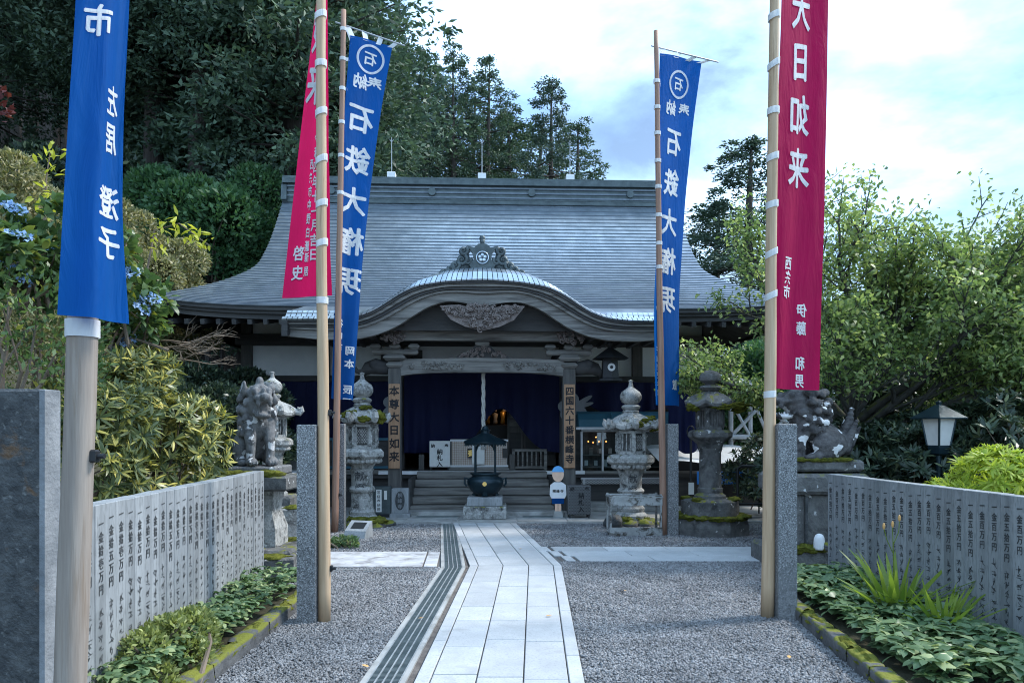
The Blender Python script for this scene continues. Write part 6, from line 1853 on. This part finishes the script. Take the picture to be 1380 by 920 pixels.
# understory at the forest edge
def bushmesh(seed, mat, L=.16, Wd=.09, n=9000, r=(1.2, 1.0, 1.0)):
    parts = shrub_small(seed, *r, 16, n, L, Wd, mat, .35, .6)
    for nm, me, mt in parts: me.materials.append(mt)
    return parts
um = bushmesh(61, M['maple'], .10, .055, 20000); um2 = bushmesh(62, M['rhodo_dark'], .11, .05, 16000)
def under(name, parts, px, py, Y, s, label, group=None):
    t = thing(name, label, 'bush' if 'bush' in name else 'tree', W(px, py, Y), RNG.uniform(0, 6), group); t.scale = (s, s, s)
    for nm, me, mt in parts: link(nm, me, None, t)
    g = hill(t.location.x, t.location.y)
    if t.location.z - s > g:           # trunk down to the ground
        m = MB(); m.cyl((0, 0, (g - t.location.z) / s - .05), (0, 0, -.3), .09 / s * .8, .05, n=7); link('trunk', m.mesh('trunk'), M['bark'], t)
for (px, py, Y, s, lab) in ((280, 330, 19, 1.5, 'dark green maple at the forest edge left of the roof'), (345, 325, 20, 1.4, 'green maple touching the left verge of the temple roof'), (300, 285, 23, 1.8, 'shadowy maple below the cedars left of the roof'), (385, 270, 24, 1.6, 'dark maple right behind the ridge end of the roof')):
    under('maple_tree', um, px, py, Y, s, lab)
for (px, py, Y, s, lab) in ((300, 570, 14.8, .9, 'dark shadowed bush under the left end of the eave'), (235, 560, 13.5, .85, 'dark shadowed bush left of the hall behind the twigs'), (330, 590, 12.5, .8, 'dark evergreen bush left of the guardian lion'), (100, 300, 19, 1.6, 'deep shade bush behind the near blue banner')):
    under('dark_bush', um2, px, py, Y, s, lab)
# red maple branch at far left
veg('red_maple', 'dark red maple foliage at the upper left edge', 'tree', place(-55, 110, 9.5), shrub_small(71, .42, .4, .7, 12, 1500, .09, .06, M['red_maple'], .15, .3) + [('trunk', MB().cyl((-.6, .3, -4.6), (-.1, 0, .4), .07, .03, 7).mesh('trunk'), M['bark'])])

# --- cherry tree at the right
def broadleaf(seed, limbs, lv_max, r0, leafL, leafW, mat, per_twig, bark, droop=.0):
    rng = random.Random(seed); m = MB(); tips = []
    def rec(p, d, l, r, lv):
        n = 4; pts = [p]; q = p.copy(); dd = d.copy()
        for k in range(n):
            dd = (dd + Vector((rng.uniform(-.16, .16), rng.uniform(-.16, .16), rng.uniform(-.12, .14) - droop * lv * .03))).normalized(); q = q + dd * (l / n); pts.append(q.copy())
        m.tube(pts, [r * (1 - .12 * k) for k in range(n + 1)], 7 if lv < 2 else 4, False)
        if lv >= 2:
            for k in range(1, n + 1): tips.append((pts[k], dd.copy(), lv))
        if lv < lv_max:
            for k in range(4 if lv < 2 else (3 if lv == 2 else 2)):
                t = rng.uniform(.3, 1.0); i = min(int(t * n), n - 1); s = pts[i].lerp(pts[i + 1], t * n - i)
                nd = (dd + Vector((rng.uniform(-.85, .85), rng.uniform(-.85, .85), rng.uniform(-.3, .55)))).normalized()
                rec(s, nd, l * rng.uniform(.5, .78), r * .55, lv + 1)
    for (p, d, l, r) in limbs: rec(Vector(p), Vector(d).normalized(), l, r, 0)
    nr = np.random.default_rng(seed)
    T = np.array([list(t[0]) for t in tips]); Dn = np.array([list(t[1]) for t in tips])
    P = np.repeat(T, per_twig, 0) + nr.normal(size=(len(T) * per_twig, 3)) * .085
    D = unit(np.repeat(Dn, per_twig, 0) * .5 + nr.normal(size=P.shape) * .7 + np.array([0, 0, -.35]))
    V, Q = leaves(P, D, np.array([0, 0, 1.0]) + nr.normal(size=P.shape) * .55, nr.uniform(.7, 1.25, len(P)) * leafL, nr.uniform(.8, 1.2, len(P)) * leafW, .18, .1)
    print('tree leaves', len(P))
    return m.mesh('limbs', smooth=True), mesh_np('crown', V, Q)
cb0 = W(1150, HZ, 11.0); cb0.z = 0
limbs = [((-.1, 0, 1.7), (-.80, .45, .50), 1.45, .08), ((-.1, 0, 1.7), (-.55, .1, .75), 1.9, .08), ((0, 0, 1.7), (.1, -.25, 1), 1.6, .07), ((.05, 0, 1.6), (.75, -.3, .55), 2.0, .085),
         ((.05, 0, 1.5), (.95, .0, .3), 2.2, .085), ((0, 0, 1.7), (.4, -.6, .6), 1.8, .07), ((0, 0, 1.5), (-.3, -.9, .22), 1.4, .06), ((0, 0, 1.5), (.7, -.75, .16), 1.7, .06), ((0, 0, 1.7), (-.35, -.5, .7), 1.7, .07), ((0, 0, 1.6), (.3, .6, .7), 1.8, .07), ((0, 0, 1.5), (.2, -.9, .35), 1.5, .06)]
lm, cm = broadleaf(3, limbs, 4, .09, .085, .046, M['cherry'], 5, 'bark_grey')
t = thing('cherry_tree', 'spreading light-green leafy tree behind the right guardian lion', 'tree', cb0)
m = MB(); m.tube([(-.25, 0, -.05), (-.15, 0, .8), (0, 0, 1.7)], [.17, .13, .12], 12); link('trunk', m.mesh('trunk', smooth=True), M['bark_grey'], t)
link('limbs', lm, M['bark_grey'], t); link('crown', cm, M['cherry'], t)
cb1 = W(1420, HZ, 11.5); cb1.z = 0
lm2, cm2 = broadleaf(9, [((0, 0, 1.5), (-.7, -.2, .6), 1.8, .085), ((0, 0, 1.6), (.1, -.2, 1), 1.7, .08), ((0, 0, 1.5), (-.95, .1, .2), 1.7, .08), ((0, 0, 1.5), (.8, 0, .5), 1.6, .08), ((0, 0, 1.5), (-.3, -.7, .5), 1.6, .08), ((0, 0, 1.4), (-.6, .5, .5), 1.6, .08)], 4, .09, .085, .046, M['cherry'], 6, 'bark_grey')
t = thing('cherry_tree', 'light-green leafy tree at the right edge above the lime shrub', 'tree', cb1)
m = MB(); m.tube([(.1, 0, -.05), (.05, 0, .8), (0, 0, 1.6)], [.15, .12, .11], 12); link('trunk', m.mesh('trunk', smooth=True), M['bark_grey'], t)
link('limbs', lm2, M['bark_grey'], t); link('crown', cm2, M['cherry'], t)

# --- evergreen shrubs at the right
rd = shrub_rosette(51, .9, .7, .75, 26, 1700, 9, .13, .032, M['rhodo_dark'], .28, .42)
for nm, me, mt in rd: me.materials.append(mt)
for (px, Y, z, s, lab) in ((1150, 9.9, .85, 1.0, 'dark glossy evergreen shrub right of the guardian lion'), (1225, 9.6, .95, 1.05, 'dark glossy evergreen shrub behind the garden lamp'), (1330, 9.8, 1.0, 1.1, 'dark evergreen shrub behind the lime bush'), (1105, 10.8, .9, 1.0, 'dark evergreen shrub half hidden by the right granite post'), (1045, 13.5, .75, .9, 'dark evergreen shrub behind the right red banner pole'), (1400, 8.6, 1.1, 1.1, 'dark evergreen shrub at the right edge'),
                           (1180, 12.0, 1.5, 1.3, 'tall evergreen shrub in the background under the cherry boughs'), (1300, 12.5, 1.6, 1.5, 'broad evergreen shrub in the background right of the lamp')):
    q = W(px, HZ, Y); q.z = z; t = thing('evergreen_shrub', lab, 'bush', q, RNG.uniform(0, 6), 'dark evergreen shrubs on the right'); t.scale = (s, s, s)
    for nm, me, mt in rd: link(nm, me, None, t)
q = W(1345, HZ, 6.9); q.z = .92
veg('lime_shrub', 'bright lime-green shrub behind the right fence', 'bush', q, shrub_rosette(52, .55, .4, .42, 20, 1000, 10, .11, .022, M['lime'], .16, .26))
um3 = bushmesh(63, M['maple'], .10, .055, 16000)
for (px, py, Y, s, lab) in ((1100, 520, 19, 1.6, 'green tree in the distance between banner and cherry trunk'), (1230, 500, 20, 2.0, 'distant green tree below the cherry boughs'), (1370, 480, 21, 2.2, 'distant green tree at the right edge'), (1010, 560, 20, 1.5, 'distant green bush behind the steel pipes')):
    under('background_tree', um3, px, py, Y, s, lab)

# --- beds
def bed_plants(seed, poly_fn, n, label, L, Wd, mat, h):
    rng = np.random.default_rng(seed); P = []
    while len(P) < n:
        p = poly_fn(rng); P.append(p)
    P = np.array(P); nl = 7
    H = rng.uniform(.35, 1.0, (n, 1)) * h
    A = np.repeat(np.concatenate([P, .06 + H], 1), nl, 0)
    a = rng.uniform(0, 2 * PI, len(A)); D = np.stack([np.cos(a), np.sin(a), rng.uniform(-.25, .35, len(A))], 1)
    V, Q = leaves(A, D, np.array([0, 0, 1.0]) + rng.normal(size=A.shape) * .25, rng.uniform(.7, 1.2, len(A)) * L, rng.uniform(.8, 1.2, len(A)) * Wd, .12, .18, 2)
    o = link('ground_cover', mesh_np('ground_cover', V, Q), mat)
    tag(o, label, 'ground cover', kind='stuff')
bed_plants(81, lambda r: (lambda y: (r.uniform(2.2 + .09 * (y - 2.6) + .05, 3.42), y))(r.uniform(4.3, 7.6)), 800, 'leafy green ground cover in the right garden bed', .10, .055, M['bed_leaf'], .2)
bed_plants(82, lambda r: (lambda y: (r.uniform(-2.52 if y > 6 else -2.45, -2.03), y))(r.uniform(3.9, 7.3)), 520, 'leafy green ground cover in the left garden bed', .07, .04, M['bed_leaf'], .24)
veg('low_bush', 'small pale-leaved bush in the left bed at the bottom of the picture', 'bush', (-2.2, 4.7, .2), shrub_small(83, .2, .6, .2, 18, 7000, .045, .022, M['pale_leaf'], .09, .16))
veg('low_bush', 'low yellow-green seedlings around the tilted stone on the gravel', 'bush', G(462, 738) + Vector((0, 0, .06)), shrub_small(84, .2, .15, .08, 8, 700, .06, .04, M['bed_leaf'], .05, .1))
def blades(seed, n, L, Wd, lean):
    rng = np.random.default_rng(seed); Ps = []
    for k in range(n):
        a = rng.uniform(0, 2 * PI); r = rng.uniform(.0, .07); l = L * rng.uniform(.55, 1.1); le = rng.uniform(.1, lean)
        p = np.array([r * math.cos(a), r * math.sin(a), 0]); d = np.array([math.cos(a) * le, math.sin(a) * le, 1]); s = np.array([-math.sin(a), math.cos(a), 0]) if rng.uniform() < .5 else np.array([1, 0, 0])
        V = []
        for i in range(5):
            t = i / 4; c = p + d * l * t + np.array([math.cos(a), math.sin(a), -.6]) * le * l * t * t * .5
            w = Wd * (1 - t ** 2.2) * .5 + .0008; V += [c - s * w, c + s * w]
        Ps.append((np.array(V), np.array([[0, 1, 3, 2], [2, 3, 5, 4], [4, 5, 7, 6], [6, 7, 9, 8]])))
    V, Q = cat_np(Ps); return mesh_np('blades', V, Q)
for (px, py, Y, sc, lab) in ((1207, 850, 6.0, 1.3, 'upright iris clump with bright green blades in front of the right fence'), (1270, 870, 5.5, 1.0, 'smaller bright green iris clump right of the taller one'), (1180, 850, 6.3, .6, 'short iris clump left of the taller one')):
    q = W(px, HZ, Y); q.z = .05; t = thing('iris_clump', lab, 'plant', q); t.scale = (sc,) * 3
    link('blades', blades(int(px), 46, .46, .05, .8), M['blade'], t)
q = W(1203, HZ, 6.1); q.z = .05
t = thing('lily_stalk', 'thin flower stalk with pale orange buds rising from the iris clump', 'plant', q)
m = MB(); m.tube([(0, 0, 0), (.01, 0, .4), (.0, 0, .75)], [.006, .005, .003], 5); m.tube([(.0, 0, .55), (-.05, 0, .66), (-.07, 0, .74)], .0035, 5); m.tube([(0, 0, .6), (.05, 0, .72), (.055, 0, .8)], .0035, 5); link('stalk', m.mesh('stalk'), M['blade'], t)
m = MB()
for p in ((0, 0, .78), (-.072, 0, .765), (.056, 0, .83)): m.ball(p, (.012, .012, .028), 7, 5)
link('buds', m.mesh('buds'), M['flower_o'], t)
# a few fallen leaves
lf_me = mesh_np('fallen_leaf', *leaves(np.zeros((1, 3)), np.array([[1.0, 0, 0]]), np.array([[0, 0, 1.0]]), .07, .035, .2, -.1, 2)); lf_me.materials.append(M['flower_o'])
for k, (px, py, lab) in enumerate(((563, 838, 'brown fallen leaf lying on the drain grating'), (1064, 893, 'pale fallen leaf on the gravel at the lower right'), (497, 905, 'brown fallen leaf on the gravel at the lower left'), (845, 800, 'small fallen leaf on the gravel right of the path'), (700, 742, 'small fallen leaf on the far end of the path'), (735, 835, 'small fallen leaf on the path near its right border'))):
    q = G(px, py); q.z = .034; o = link('fallen_leaf', lf_me, None, None, q, k * 1.3); o.scale = (.7 + .1 * (k % 3),) * 3
    tag(o, lab, 'leaf', 'fallen leaves on path and gravel')
TRIS = sum(len(me.loops) - 2 * len(me.polygons) for me in bpy.data.meshes)
print('triangles', TRIS)
